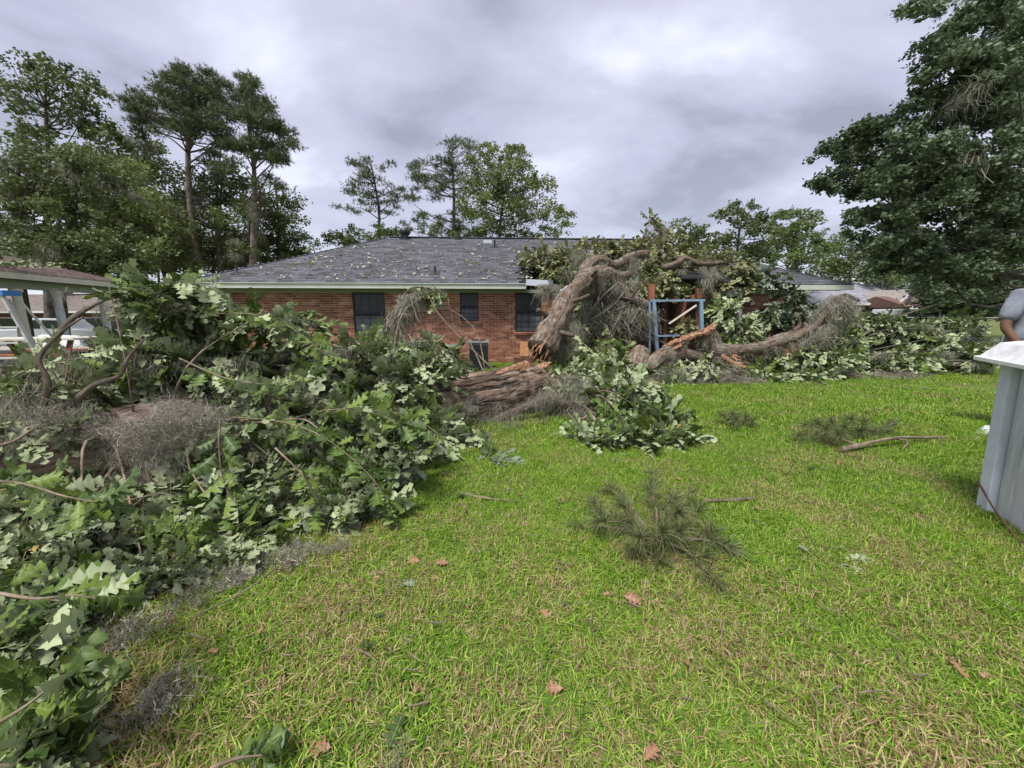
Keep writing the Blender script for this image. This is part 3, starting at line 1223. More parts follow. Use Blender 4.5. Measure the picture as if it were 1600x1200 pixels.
# sagging roof sheet, underside in view
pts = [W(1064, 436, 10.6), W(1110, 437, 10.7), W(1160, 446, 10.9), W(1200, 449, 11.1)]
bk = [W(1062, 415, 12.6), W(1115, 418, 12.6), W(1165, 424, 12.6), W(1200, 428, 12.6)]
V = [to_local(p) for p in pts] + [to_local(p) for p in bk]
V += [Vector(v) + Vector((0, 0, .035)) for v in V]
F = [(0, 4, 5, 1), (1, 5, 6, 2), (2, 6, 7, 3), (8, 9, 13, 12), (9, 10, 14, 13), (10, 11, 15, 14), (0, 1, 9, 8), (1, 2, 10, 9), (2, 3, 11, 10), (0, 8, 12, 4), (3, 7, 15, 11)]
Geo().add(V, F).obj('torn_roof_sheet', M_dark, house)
# dark clutter on the patio slab
Geo().box(((xo0 + xo1) / 2, 1.5, .05), (xo1 - xo0, 3.4, .1)).obj('patio_slab', M_conc, house)
# sheet metal lying twisted inside
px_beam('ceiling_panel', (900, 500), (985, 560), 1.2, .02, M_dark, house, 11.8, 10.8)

# air conditioner
p = G(748, 562)
p = W(748, 540, 10.55)
ac = empty('air_conditioner', (p.x, p.y, 0), YAW, 'dark grey outdoor air conditioner against the brick wall between two windows', 'air conditioner')
Geo().box((0, 0, .39), (.52, .52, .70)).obj('cabinet', M_acg, ac)
for i in range(12):
    Geo().box((0, -.272, .12 + i * .05), (.48, .02, .022)).obj('louvre', M_black, ac)
Geo().box((0, 0, .76), (.56, .56, .05)).obj('top_cover', M_galv, ac)
Geo().tube([(0, 0, .785), (0, 0, .80)], .2, 20).obj('fan_guard', M_black, ac)
# plywood offcut
p = W(819, 545, 9.2)
pl = Geo().box((0, 0, .20), (.19, .03, .34), rot=Euler((rad(-14), rad(4), 0)))
o = pl.obj('plywood_board', M_ply, label='orange plywood board standing on end below the right hand window', cat='board')
o.location = (p.x, p.y, p.z - .2)
# wooden chair-like bin beneath it keeps it off the ground
o2 = Geo().box((0, 0, 0), (.5, .35, max(p.z - .2, .1))).obj('storage_box', M_dkwood, label='dark low storage box under the orange plywood board', cat='box')
o2.location = (p.x, p.y + .02, max(p.z - .2, .1) / 2)

# ------------------------------------------------------------------ pale blue frame
bf = empty('swing_frame', W(1058, 520, 9.3).to_2d().to_3d(), 0, 'pale blue painted metal frame standing in the wreckage of the patio', 'frame')
loc0 = bf.location.copy()


def bfb(name, a, b, w, m, ya=9.3, yb=None, h=None):
    A_, B_ = W(a[0], a[1], ya) - loc0, W(b[0], b[1], yb or ya) - loc0
    Geo().beam(A_, B_, w, h or w).obj(name, m, bf)


gl_ = W(1020, 470, 9.3)
for name, a, b, w in (('post', (1021, 468), (1030, 598), .075), ('post', (1015, 471), (1015, 560), .04), ('post', (1095, 468), (1098, 575), .075)):
    bfb(name, a, b, w, M_blue)
bfb('crossbar', (1016, 470), (1101, 469), .06, M_blue, h=.05)
bfb('crossbar', (1028, 525), (1062, 524), .04, M_blue)
bfb('brace', (1045, 506), (1088, 477), .035, M_cream, 9.15)
bfb('wood_post', (1018, 444), (1017, 469), .13, M_redwood, 9.4)
bfb('wood_post', (1090, 450), (1091, 467), .10, M_dkwood, 9.5)
for px in (1042, 1068):
    bfb('bolt', (px, 466), (px, 470), .03, M_galv, 9.24)

# ------------------------------------------------------------------ fallen oak: trunk and crown on the left
def grp_foliage(name, geo, mats, parent, **kw):
    return geo.obj(name, mats, parent, smooth=True, kind='stuff', **kw)


fo = empty('fallen_oak', (-2.0, 4.2, 0), 0, 'uprooted oak lying across the lawn with its leafy crown and long furrowed trunk', 'tree')
fo_off = Vector(fo.location)


def sub(P):
    return [Vector(p) - fo_off for p in P]


TR = spline([W(-60, 745, 2.75), W(60, 715, 2.95), W(200, 690, 3.35), W(380, 668, 3.9), W(560, 648, 4.6), W(700, 632, 5.25), W(800, 610, 5.8), W(846, 596, 6.15)], 110)
tr = Geo()
trad = [.20 + .15 * min(1, i / 60) for i in range(110)]
for i in range(110):
    if i > 100:
        trad[i] *= 1 - (i - 100) * .03
tr.tube(sub(TR), trad, 72, 0, bump=.07, ridge=.035, seed=3)
trunko = tr.obj('trunk', M_furrow, fo, smooth=True)
# separate bark ridges standing proud of the trunk near its broken end
br = Geo()
for i in range(150):
    a = R.uniform(-.3, 3.6)
    k = R.randint(58, 100)
    n = R.randint(5, 12)
    P = []
    for j in range(n):
        q = min(k + j, 109)
        c = TR[q]
        t = (TR[min(q + 1, 109)] - TR[q - 1]).normalized()
        x = t.cross(Vector((0, 0, 1))).normalized()
        up = x.cross(t)
        aa = a + .03 * math.sin(j * 1.3 + i)
        P.append(c + (x * math.cos(aa) + up * math.sin(aa)) * trad[q] * R.uniform(1.0, 1.05) - fo_off)
    br.tube(P, [.004] + [.014 * R.uniform(.6, 1.4)] * (n - 2) + [.004], 5, 0, bump=.3, cap=False)
br.obj('bark_ridges', M_furrow, trunko, kind='stuff')
# stripped pale section on the far left
tp = Geo()
P = TR[14:48]
tp.tube([p + Vector((0, -.045, .055)) - fo_off for p in P], [trad[14 + i] * .98 for i in range(len(P))], 48, 0, bump=.05, ridge=.03, seed=9)
tp.obj('stripped_wood', M_pale, trunko, smooth=True)
# splinters at the broken end
end = TR[-1]
td = (TR[-1] - TR[-6]).normalized()


def splinters(name, c, d, rad0, n, L, parent, off, mat=M_wood):
    for i in range(n):
        x = d.orthogonal().normalized()
        y = d.cross(x)
        a = R.rand() * 6.28
        q = rad0 * math.sqrt(R.rand())
        s = c + (x * math.cos(a) + y * math.sin(a)) * q - d * .12
        e_ = s + (d + rv() * .22).normalized() * L * R.uniform(.35, 1.1)
        w = R.uniform(.02, .07)
        g = Geo()
        m_ = s.lerp(e_, .5) + rv() * .02
        g.tube([p - off for p in (s, m_, e_)], [w, w * .75, .006], 5, 0, bump=.5, sq=R.uniform(.2, .6))
        g.obj(name, mat, parent)


splinters('splinter', end, td, .27, 26, .55, trunko, fo_off)
g = Geo()
g.tube([W(800, 582, 5.7) - fo_off, W(822, 570, 5.8) - fo_off, W(826, 566, 5.8) - fo_off], [.05, .06, .03], 6, bump=.4)
g.tube([W(735, 604, 5.4) - fo_off, W(780, 584, 5.6) - fo_off, W(822, 566, 5.8) - fo_off], [.02, .05, .04], 6, bump=.4)
g.obj('torn_wood_slab', M_wood, trunko)

# limbs of the fallen crown
limbs = [
    ([(60, 700, 2.9), (80, 640, 3.1), (66, 570, 3.3), (105, 505, 3.5), (150, 475, 3.7), (205, 450, 3.8)], .038),
    ([(80, 655, 3.0), (125, 620, 3.0), (150, 600, 3.0), (185, 588, 3.1), (200, 560, 3.2), (225, 530, 3.3)], .03),
    ([(60, 660, 2.9), (75, 600, 2.9), (62, 560, 2.9), (95, 520, 3.0), (130, 495, 3.1)], .022),
    ([(380, 660, 3.9), (420, 575, 4.0), (470, 545, 4.1), (500, 530, 4.2)], .03),
    ([(300, 640, 3.6), (330, 560, 3.9), (380, 520, 4.0), (430, 490, 4.2)], .03),
    ([(520, 640, 4.4), (530, 600, 4.6), (523, 565, 4.9), (555, 540, 5.3), (610, 531, 5.6), (650, 540, 5.6)], .035),
    ([(560, 640, 4.6), (600, 590, 5.0), (650, 555, 5.4), (690, 540, 5.6)], .04),
    ([(650, 640, 5.2), (640, 560, 5.8), (622, 490, 6.2), (640, 452, 6.3), (672, 450, 6.3)], .04),
    ([(340, 652, 3.2), (400, 660, 2.9), (470, 655, 2.8), (500, 672, 2.7)], .016),
    ([(200, 720, 3.1), (260, 780, 2.6), (300, 850, 2.3), (330, 890, 2.2)], .015),
    ([(160, 800, 2.5), (230, 770, 2.6), (330, 790, 2.5)], .008),
    ([(120, 770, 2.4), (200, 780, 2.2), (280, 760, 2.2)], .006),
    ([(-30, 930, 1.5), (60, 935, 1.45), (110, 940, 1.4), (150, 935, 1.45)], .006),
    ([(-20, 700, 2.3), (20, 690, 2.4), (60, 665, 2.6), (110, 640, 2.8)], .012),
    ([(420, 860, 2.15), (380, 930, 1.95), (300, 975, 1.8), (210, 1020, 1.65)], .010),
]
for pts, r0 in limbs:
    P = spline([W(*p) - fo_off for p in pts], 26)
    for p in P:
        p.z = max(p.z, .02)
    Geo().tube(P, list(np.linspace(r0, r0 * .3, 26)), 9, 0, bump=.14, seed=R.randint(99)).obj('limb', M_bark if r0 > .02 else M_twig, fo, smooth=True)

mossy = []
fol = Geo()
stk = Geo()
blobs = [
    # px, py, y, rpx, rpy, ry, n, scale, flip
    (278, 478, 3.9, 48, 42, .55, 120, .66, .30),
    (240, 560, 3.7, 66, 44, .5, 100, .72, .35),
    (90, 605, 3.2, 80, 16, .3, 46, .6, .45),
    (420, 610, 3.7, 60, 20, .3, 40, .65, .5),
    (110, 615, 3.7, 85, 30, .5, 80, .75, .35),
    (20, 640, 3.6, 45, 40, .5, 50, .75, .3),
    (340, 570, 4.2, 95, 62, .7, 190, .75, .4),
    (430, 500, 4.0, 75, 16, .25, 50, .65, .6),
    (470, 580, 4.4, 55, 40, .5, 90, .75, .5),
    (480, 650, 3.8, 115, 55, .7, 210, .78, .5),
    (630, 600, 5.0, 85, 45, .7, 190, .75, .45),
    (650, 670, 4.3, 85, 45, .5, 150, .75, .45),
    (590, 715, 3.3, 60, 50, .4, 110, .75, .5),
    (670, 458, 6.3, 30, 10, .2, 22, .6, .3),
    (560, 780, 2.75, 50, 38, .3, 70, .65, .25),
    (330, 850, 2.45, 140, 50, .3, 150, .6, .2),
    (430, 760, 3.0, 130, 50, .35, 110, .65, .2),
    (200, 830, 2.35, 110, 70, .35, 150, .65, .25),
    (70, 890, 1.85, 90, 70, .25, 120, .58, .3),
    (60, 665, 2.9, 60, 25, .3, 40, .65, .3),
    (40, 790, 2.1, 65, 28, .22, 45, .6, .55),
    (715, 580, 6.4, 45, 28, .4, 70, .6, .4),
    (600, 560, 5.2, 60, 26, .5, 80, .65, .45),
    (675, 555, 5.6, 50, 24, .5, 80, .65, .45),
    (560, 545, 4.6, 36, 18, .4, 30, .6, .5),
    (0, 1190, 1.0, 70, 40, .15, 26, .6, .5),
    (130, 1185, 1.12, 50, 18, .08, 12, .55, .4),
    (60, 570, 3.3, 60, 14, .3, 14, .6, .5),
    (0, 1000, 1.4, 60, 40, .18, 50, .55, .3),
    (120, 950, 1.7, 70, 40, .25, 80, .5, .2),
    (240, 905, 1.95, 80, 35, .25, 90, .5, .2),
    (370, 870, 2.2, 70, 25, .25, 60, .5, .2),
    (60, 830, 2.1, 80, 50, .3, 60, .6, .3),
]
for b in blobs:
    lib = SP_HI if b[2] < 2.3 else (SP_HI[:3] + SP_LO[:4] if b[2] < 4.0 else SP_LO)
    c, rx, ry, rz = blob(fol, lib, *b[:6], int(b[6] * 1.15), sc=b[7] * .9, flip=b[8] * .85)
    near_ = min(range(110), key=lambda q: (TR[q] - c).length)
    if b[2] > 1.6:
        for _ in range(7 if b[2] > 2.6 else 2):
            sticks(stk, TR[min(max(near_ + R.randint(-16, 17), 0), 109)], c, rx, ry, rz, 1, .014)
    if b[2] > 2.3:
        mossy.append((c, rx, ry, rz))
fol.V = [v - np.array(fo_off) for v in fol.V]
stk.V = [v - np.array(fo_off) for v in stk.V]
grp_foliage('foliage', fol, [M_oak, M_twig], fo)
grp_foliage('twigs', stk, [M_twig], fo)

# hero sprays: every leaf an object of its own
leaf_me = []
for i, T in enumerate(leaf_hi):
    for j in range(3):
        g = Geo()
        g.stamp(T, [np.eye(4)], [0])
        g.A[-1][:, 2] = [.15, .5, .85][j]
        leaf_me.append(g.mesh('leaf', M_oak, smooth=True))
heroes = [
    ([(330, 650, 2.9), (430, 658, 2.75), (500, 680, 2.62), (570, 735, 2.55), (612, 790, 2.5)], 46, .145, .75),
    ([(345, 655, 2.6), (342, 700, 2.52), (352, 760, 2.45), (378, 800, 2.4)], 18, .15, .75),
    ([(450, 655, 2.9), (520, 640, 2.8), (580, 645, 2.75), (625, 660, 2.7)], 26, .14, .6),
    ([(-40, 750, 1.75), (30, 755, 1.68), (100, 775, 1.62), (150, 785, 1.6)], 24, .15, .65),
    ([(-40, 920, 1.35), (50, 935, 1.28), (110, 930, 1.22), (150, 935, 1.2)], 16, .15, .6),
    ([(-40, 1150, .92), (30, 1110, .95), (70, 1080, .98), (95, 1060, 1.0)], 14, .15, .95),
    ([(-20, 1200, .9), (60, 1190, .95), (120, 1180, 1.0)], 12, .12, .5),
    ([(330, 490, 3.4), (400, 492, 3.3), (460, 515, 3.25), (515, 560, 3.2)], 34, .15, .6),
    ([(280, 560, 3.1), (350, 590, 2.95), (420, 600, 2.85), (480, 590, 2.8)], 30, .145, .55),
    ([(225, 480, 3.6), (265, 445, 3.5), (310, 440, 3.4), (345, 462, 3.35)], 26, .13, .25),
    ([(430, 700, 2.6), (470, 740, 2.5), (500, 790, 2.45)], 16, .13, .6),
    ([(20, 590, 3.0), (60, 570, 3.0), (120, 560, 3.0), (170, 545, 3.0)], 16, .13, .4),
    ([(330, 1200, .93), (370, 1185, .95), (410, 1180, .97)], 8, .13, .8),
    ([(560, 640, 3.5), (640, 650, 3.4), (700, 690, 3.3)], 12, .15, .6),
]
nl = 0
for pts, n, ls, fl in heroes:
    P = spline([W(*p) - fo_off for p in pts], 20)
    tw = Geo().tube(P, list(np.linspace(.007, .0025, 20)), 6, 0, bump=.15, seed=n).obj('twig', M_twig, fo, smooth=True)
    for i in range(n):
        if nl >= 300:
            break
        t = .12 + .88 * (i / (n - 1)) ** .8
        k = min(int(t * 19), 18)
        p = P[k].lerp(P[k + 1], t * 19 - k)
        tg = (P[k + 1] - P[k]).normalized()
        sd = tg.cross(Vector((0, 0, 1))).normalized() * (1 if i % 2 else -1)
        d = (tg * R.uniform(.3, 1.1) + sd * R.uniform(.5, 1.0) + Vector((0, 0, R.uniform(-.9, .35))))
        # leaf blades lean towards the light side, some turned over
        up = rv() * .55 + Vector((0, -.7, .7)) * (-1 if R.rand() < fl else 1)
        if fl > .5 and R.rand() < fl:
            up = rv() * .6 + Vector((0, .85, -.45))
        off = d.normalized() * R.uniform(0, .035)
        m = frame(p + off, d, up, ls * R.uniform(.7, 1.25))
        o = bpy.data.objects.new('leaf', leaf_me[R.randint(len(leaf_me))])
        link(o, tw)
        o.matrix_local = Matrix(m.tolist())
        nl += 1

# moss on the fallen oak
mo = Geo()


def W2(px, py, y):
    return W(px, py, y)


for px, py, y, n, sp, sc in ((255, 665, 2.75, 9, .13, .7), (225, 690, 2.75, 5, .10, .7), (310, 655, 2.8, 8, .10, .7), (180, 680, 2.9, 4, .12, .7),
                             (60, 665, 2.7, 4, .12, .7), (420, 680, 3.3, 4, .2, .8), (590, 600, 4.8, 8, .25, .9), (640, 610, 4.9, 8, .3, .9), (730, 650, 5.0, 5, .2, .9)):
    for _ in range(n):
        lay(mo, W(px, py, y) + rv() * sp, sc * R.uniform(.6, 1.1), MATC)
for px, py, y, n, spx, sc in ((245, 690, 2.7, 12, 45, .6), (210, 740, 2.6, 8, 25, .5), (130, 840, 2.0, 5, 70, .4), (60, 630, 2.9, 8, 60, .6), (380, 850, 2.4, 8, 60, .45),
                              (30, 600, 3.2, 7, 40, .7), (160, 560, 3.4, 9, 90, .6), (330, 600, 3.7, 8, 80, .6), (480, 620, 3.9, 7, 60, .6), (580, 560, 5.2, 24, 42, .7),
                              (640, 640, 4.6, 14, 90, .7), (200, 480, 3.8, 8, 50, .5), (700, 660, 4.8, 10, 60, .6), (200, 900, 1.9, 6, 80, .35)):
    for _ in range(n):
        hang(mo, W(px + R.normal() * spx, py + R.normal() * 14, y * R.uniform(.97, 1.06)), sc * R.uniform(.6, 1.2), BEARD)
for c, rx, ry, rz in mossy:
    for _ in range(4):
        d = rv()
        hang(mo, c + Vector((d.x * rx, -abs(d.y) * ry * 1.05, abs(d.z) * rz * .9)), R.uniform(.25, .6), BEARD)
# moss curtain on the standing snag in front of the wall
for i in range(34):
    t = R.rand()
    px = 650 - 40 * t ** .8
    py = 452 + 66 * t
    hang(mo, W(px + R.normal() * 3, py, 6.1), R.uniform(.35, .75), BEARDW)
for i in range(26):
    lay(mo, W(610 + R.normal() * 28, 560 + R.normal() * 16, 5.6), R.uniform(.6, 1.1), MATW)
for i in range(12):
    hang(mo, W(560 + R.uniform(-30, 60), 540, 5.4), R.uniform(.4, .8), BEARD)
# fine fibrous strands on the stripped trunk
rr_ = np.random.RandomState(5)
for i in range(260):
    q = rr_.randint(8, 60)
    c = TR[q]
    t = (TR[q + 1] - TR[q - 1]).normalized()
    x = t.cross(Vector((0, 0, 1))).normalized()
    up = x.cross(t)
    a = rr_.uniform(-.3, 3.0)
    p = c + (x * math.cos(a) + up * math.sin(a)) * trad[q] * 1.12
    V, F = strand(rr_, p, (t + Vector(rr_.normal(size=3)) * .3).normalized(), rr_.uniform(.15, .6), 10, .004, .22, .05)
    mo.add(V, F, 0, np.tile([0, 0, rr_.rand()], (len(V), 1)))
mo.V = [v - np.array(fo_off) for v in mo.V]
grp_foliage('moss', mo, [M_moss], fo)

# ------------------------------------------------------------------ broken upper stem arching on to the roof
ol = empty('broken_oak_stem', W(845, 560, 6.7).to_2d().to_3d(), 0, 'snapped moss hung oak stem arching up onto the crushed roof', 'tree')
oo = Vector(ol.location)


def stem(pts, r0, r1, n, mat, parent, off, name='limb', k=28, ridge=.05, bump=.12):
    P = spline([W(*p) - off for p in pts], n)
    g = Geo()
    g.tube(P, list(np.linspace(r0, r1, n)), k, 0, bump=bump, ridge=ridge, seed=R.randint(999))
    return g.obj(name, mat, parent, smooth=True), [p + off for p in P]


so1, P1 = stem([(845, 548, 6.7), (862, 512, 7.1), (878, 485, 7.6), (884, 468, 8.0), (908, 444, 8.5), (922, 428, 8.9), (945, 424, 9.3)], .245, .13, 60, M_limb, ol, oo, 'trunk', 40)
so2, P2 = stem([(925, 436, 8.9), (950, 428, 9.3), (962, 440, 9.4), (975, 462, 9.4), (1000, 472, 9.4), (1018, 480, 9.4)], .19, .085, 40, M_limb, ol, oo)
so3, P3 = stem([(905, 445, 9.0), (918, 416, 9.7), (940, 407, 10.0), (960, 415, 10.2), (990, 400, 11.0), (1030, 395, 12.0)], .16, .10, 40, M_limb, ol, oo)
so4, P4 = stem([(950, 432, 9.3), (972, 432, 9.6), (984, 428, 9.9)], .13, .08, 20, M_limb, ol, oo)
so5, P5 = stem([(1036, 420, 12), (1038, 395, 12.2), (1036, 370, 12.3), (1030, 355, 12.3), (1016, 348, 12.3)], .12, .03, 30, M_limb, ol, oo)
so6, P6 = stem([(1030, 400, 12.2), (1020, 385, 12.2), (1026, 372, 12.2), (1032, 360, 12.2)], .05, .02, 20, M_limb, ol, oo)
so7, P7 = stem([(1036, 420, 11.2), (1058, 412, 11.2), (1070, 404, 11.2), (1098, 413, 11.2), (1130, 410, 11.4)], .11, .05, 30, M_limb, ol, oo)
so8, P8 = stem([(985, 388, 12.0), (1010, 398, 12.0), (1022, 410, 11.6)], .04, .05, 16, M_limb, ol, oo)
so9, P9 = stem([(925, 440, 8.8), (940, 500, 9.4), (965, 540, 9.6), (975, 560, 9.4)], .04, .03, 20, M_limb, ol, oo)
splinters('splinter', P1[0] + Vector((0, 0, .02)), (P1[0] - P1[3]).normalized(), .22, 22, .42, so1, oo)
for q, dx, dy, dz, r_ in ((14, -.25, -.2, .12, .05), (26, .30, -.2, .10, .045), (44, .12, -.2, .10, .04), (8, .28, -.15, -.05, .04)):
    p = P1[q] - oo
    e1 = p + Vector((dx, dy, dz)) * 1.5
    Geo().tube(spline([p, p.lerp(e1, .6) + rv() * .05, e1], 10), list(np.linspace(r_ * 1.3, r_ * .7, 10)), 10, 0, bump=.2, ridge=.05, seed=q).obj('stub', M_limb, ol, smooth=True)
# thin tangled branches in the hollow below the arch
tg_ = Geo()
for i in range(46):
    a_, b_ = W(R.uniform(890, 1010), R.uniform(440, 500), R.uniform(8.6, 10.4)) - oo, W(R.uniform(890, 1060), R.uniform(500, 575), R.uniform(8.2, 10)) - oo
    tg_.tube(spline([a_, a_.lerp(b_, .5) + rv() * .25, b_], 8), list(np.linspace(R.uniform(.012, .035), .006, 8)), 5, 0, bump=.15)
tg_.obj('branchwork', M_tbark, ol, kind='stuff')
moo = Geo()
for P, n, s, lib in ((P1, 30, .5, BEARD), (P2, 28, .75, BEARDW), (P3, 26, .7, BEARDW), (P4, 12, .7, BEARDW), (P7, 14, .6, BEARDW), (P9, 16, .8, BEARDW), (P5, 16, .45, BEARDW)):
    for _ in range(n):
        q = R.randint(2 if P is not P1 else 12, len(P))
        hang(moo, P[min(q, len(P) - 1)] + Vector((R.normal() * .1, R.normal() * .12, R.uniform(-.25, 0))), s * R.uniform(.6, 1.25), lib)
# long curtains below the arch
for i in range(22):
    px = R.choice([905, 918, 935, 960, 978, 996, 1008]) + R.normal() * 3
    top = 452 + (px - 900) * .22
    hang(moo, W(px, top + R.uniform(0, 45), R.uniform(9.0, 9.9)), R.uniform(.8, 1.5), BEARDW)
for i in range(26):
    px = R.uniform(860, 900)
    hang(moo, W(px, 530 - (px - 860) * .9 + R.uniform(0, 30), R.uniform(7.2, 7.6)), R.uniform(.6, 1.1), BEARD)
for px, py in ((903, 395), (910, 415), (925, 395), (985, 405), (988, 420), (992, 432), (1000, 440), (1112, 425), (1108, 440), (885, 420), (980, 440)):
    for _ in range(4):
        hang(moo, W(px + R.normal() * 6, py + R.normal() * 5, 10.6), R.uniform(.5, .9), BEARDW)
for i in range(12):
    hang(moo, W(858 + R.normal() * 5, 445, 9.8), R.uniform(.7, 1.1), BEARDW)
moo.V = [v - np.array(oo) for v in moo.V]
grp_foliage('moss', moo, [M_mossg], ol)
fr = Geo()
roofblobs = [
    (850, 400, 12.6, 50, 14, .8, 110), (920, 396, 12.8, 50, 18, .8, 110), (985, 392, 12.6, 50, 20, .8, 120), (1040, 402, 12.2, 50, 26, .8, 140),
    (1100, 412, 12.0, 60, 22, .8, 140), (1140, 425, 11.6, 35, 20, .7, 80), (1000, 425, 11.2, 40, 22, .7, 90), (1035, 438, 10.8, 28, 20, .6, 60), (868, 425, 10.8, 32, 12, .5, 45),
    (1060, 372, 13.4, 30, 14, .5, 40), (1010, 375, 12.8, 25, 14, .4, 30), (1018, 342, 12.3, 12, 10, .2, 10), (960, 388, 12.8, 60, 12, .6, 70), (1095, 395, 13, 40, 14, .6, 60), (890, 404, 11.8, 40, 16, .6, 50),
    (1160, 432, 11.4, 20, 16, .4, 30), (1128, 448, 11.0, 36, 12, .4, 60), (1168, 446, 11.0, 16, 14, .3, 26), (1062, 450, 10.6, 14, 12, .3, 18), (1005, 448, 10.2, 24, 18, .4, 40),
]
for b in roofblobs:
    blob(fr, SP_FAR, *b, sc=.62, flip=.3, down=.15, floor=1.9)
for b in ((915, 470, 9.2, 14, 12, .3, 14), (890, 500, 8.2, 8, 12, .2, 10), (935, 440, 9.6, 16, 12, .3, 16), (870, 540, 7.4, 12, 14, .2, 14), (970, 500, 9.5, 22, 26, .4, 34), (925, 510, 9.4, 36, 40, .5, 70), (955, 545, 9.2, 50, 26, .5, 70), (1075, 510, 9.9, 16, 24, .3, 26), (885, 560, 7.4, 26, 18, .3, 20)):
    blob(fr, SP_FAR, *b, sc=.65, flip=.3, down=.4)
fr.V = [v - np.array(oo) for v in fr.V]
grp_foliage('foliage', fr, [M_oak2, M_twig], ol)

# ------------------------------------------------------------------ other fallen pieces
def piece(name, label, cat, base, group=None):
    e_ = empty(name, (base.x, base.y, 0), 0, label, cat, group)
    return e_, Vector(e_.location)


# log stub
e_, off = piece('broken_log', 'thick mossy log stub rising beside the pale blue frame', 'log', W(995, 570, 8.4))
o_, P = stem([(985, 610, 8.0), (992, 580, 8.3), (1000, 552, 8.7)], .27, .24, 24, M_limb, e_, off, 'log')
m_ = Geo()
for _ in range(10):
    hang(m_, P[R.randint(5, 23)] + Vector((R.normal() * .12, -.2, .0)), R.uniform(.3, .6), BEARDW)
m_.V = [v - np.array(off) for v in m_.V]
grp_foliage('moss', m_, [M_moss], e_)

# right-hand limb
e_, off = piece('fallen_oak_limb', 'long mossy limb with torn orange wood end lying before the right brick wall', 'limb', W(1150, 580, 9.0))
o_, PA = stem([(1108, 545, 8.9), (1140, 548, 8.9), (1180, 545, 9.1), (1230, 528, 9.3), (1262, 520, 9.3)], .17, .13, 40, M_limb, e_, off)
o_, PB = stem([(1255, 522, 9.3), (1275, 508, 9.3), (1290, 488, 9.3), (1308, 468, 9.3), (1322, 462, 9.3), (1342, 470, 9.3)], .08, .035, 30, M_limb, e_, off)
PC = spline([W(1052, 538, 8.6) - off, W(1080, 525, 8.6) - off, W(1105, 518, 8.7) - off, W(1118, 503, 8.8) - off], 26)
tw_ = Geo()
tw_.tube(PC, [.05 + .035 * math.sin(i * .9) ** 2 for i in range(22)] + [.05, .04, .03, .01], 9, 0, bump=.35, ridge=.16, seed=4, sq=.7)
tw_.obj('torn_wood', M_wood, e_)
for i in range(16):
    q = R.randint(0, 18)
    a_ = PC[q] + rv() * .06
    b_ = PC[min(q + R.randint(5, 10), 25)] + rv() * .09
    Geo().tube([a_, a_.lerp(b_, .5) + rv() * .015, b_], [.008, R.uniform(.012, .035), .004], 5, 0, bump=.4, sq=.5).obj('splinter', M_wood if i % 2 else M_limb, e_)
PC = [p + off for p in PC]
o_, PD = stem([(1098, 545, 8.8), (1104, 520, 8.8), (1118, 530, 8.9), (1120, 548, 8.9)], .11, .12, 20, M_limb, e_, off)
o_, PE = stem([(1010, 578, 8.2), (1035, 556, 8.5), (1060, 550, 8.7), (1090, 560, 8.8), (1125, 562, 8.9)], .16, .14, 30, M_limb, e_, off)
o_, PF = stem([(1240, 518, 9.3), (1250, 508, 9.3), (1247, 495, 9.3), (1250, 490, 9.3)], .05, .015, 14, M_limb, e_, off)
o_, PG = stem([(1075, 600, 8.3), (1110, 590, 8.5), (1150, 582, 8.7), (1190, 600, 8.3)], .10, .07, 24, M_limb, e_, off)
o_, PH = stem([(1128, 555, 8.7), (1150, 570, 8.5), (1165, 575, 8.4)], .04, .05, 12, M_wood, e_, off, 'torn_wood')
splinters('splinter', PC[0], (PC[0] - PC[2]).normalized(), .1, 9, .3, e_, off)
splinters('splinter', W(1150, 562, 8.7), Vector((.8, -.2, -.3)).normalized(), .1, 8, .35, e_, off)
m_ = Geo()
for P, n, s in ((PA, 44, .6), (PB, 34, .75), (PE, 16, .5), (PD, 8, .5), (PC, 3, .3)):
    for _ in range(n):
        hang(m_, P[R.randint(0, len(P))] + Vector((R.normal() * .08, R.normal() * .1, R.uniform(-.15, .03))), s * R.uniform(.5, 1.25), BEARDW)
for i in range(26):
    lay(m_, W(R.uniform(1010, 1190), R.uniform(578, 600), 8.2) * 1.0, R.uniform(.5, .9), MATW)
for i in range(16):
    hang(m_, W(1290 + R.normal() * 14, 500 + R.normal() * 12, 9.4), R.uniform(.4, .8), BEARDW)
m_.V = [v - np.array(off) for v in m_.V]
grp_foliage('moss', m_, [M_moss], e_)
f_ = Geo()
for b in ((1190, 590, 8.6, 50, 18, .4, 50), (1265, 588, 8.7, 40, 14, .4, 45), (1130, 490, 9.9, 34, 34, .5, 110), (1165, 520, 9.6, 26, 26, .4, 50), (1075, 570, 8.6, 40, 16, .4, 40), (1300, 560, 9.0, 40, 24, .5, 60), (1230, 560, 9.2, 60, 18, .4, 70), (1110, 575, 8.3, 35, 12, .3, 20), (1200, 500, 10.6, 20, 20, .4, 20), (1050, 592, 8.2, 30, 14, .3, 22), (1130, 530, 9.8, 40, 22, .4, 40)):
    blob(f_, SP_FAR, *b, sc=.6, flip=.3)
f_.V = [v - np.array(off) for v in f_.V]
grp_foliage('foliage', f_, [M_oak, M_twig], e_)

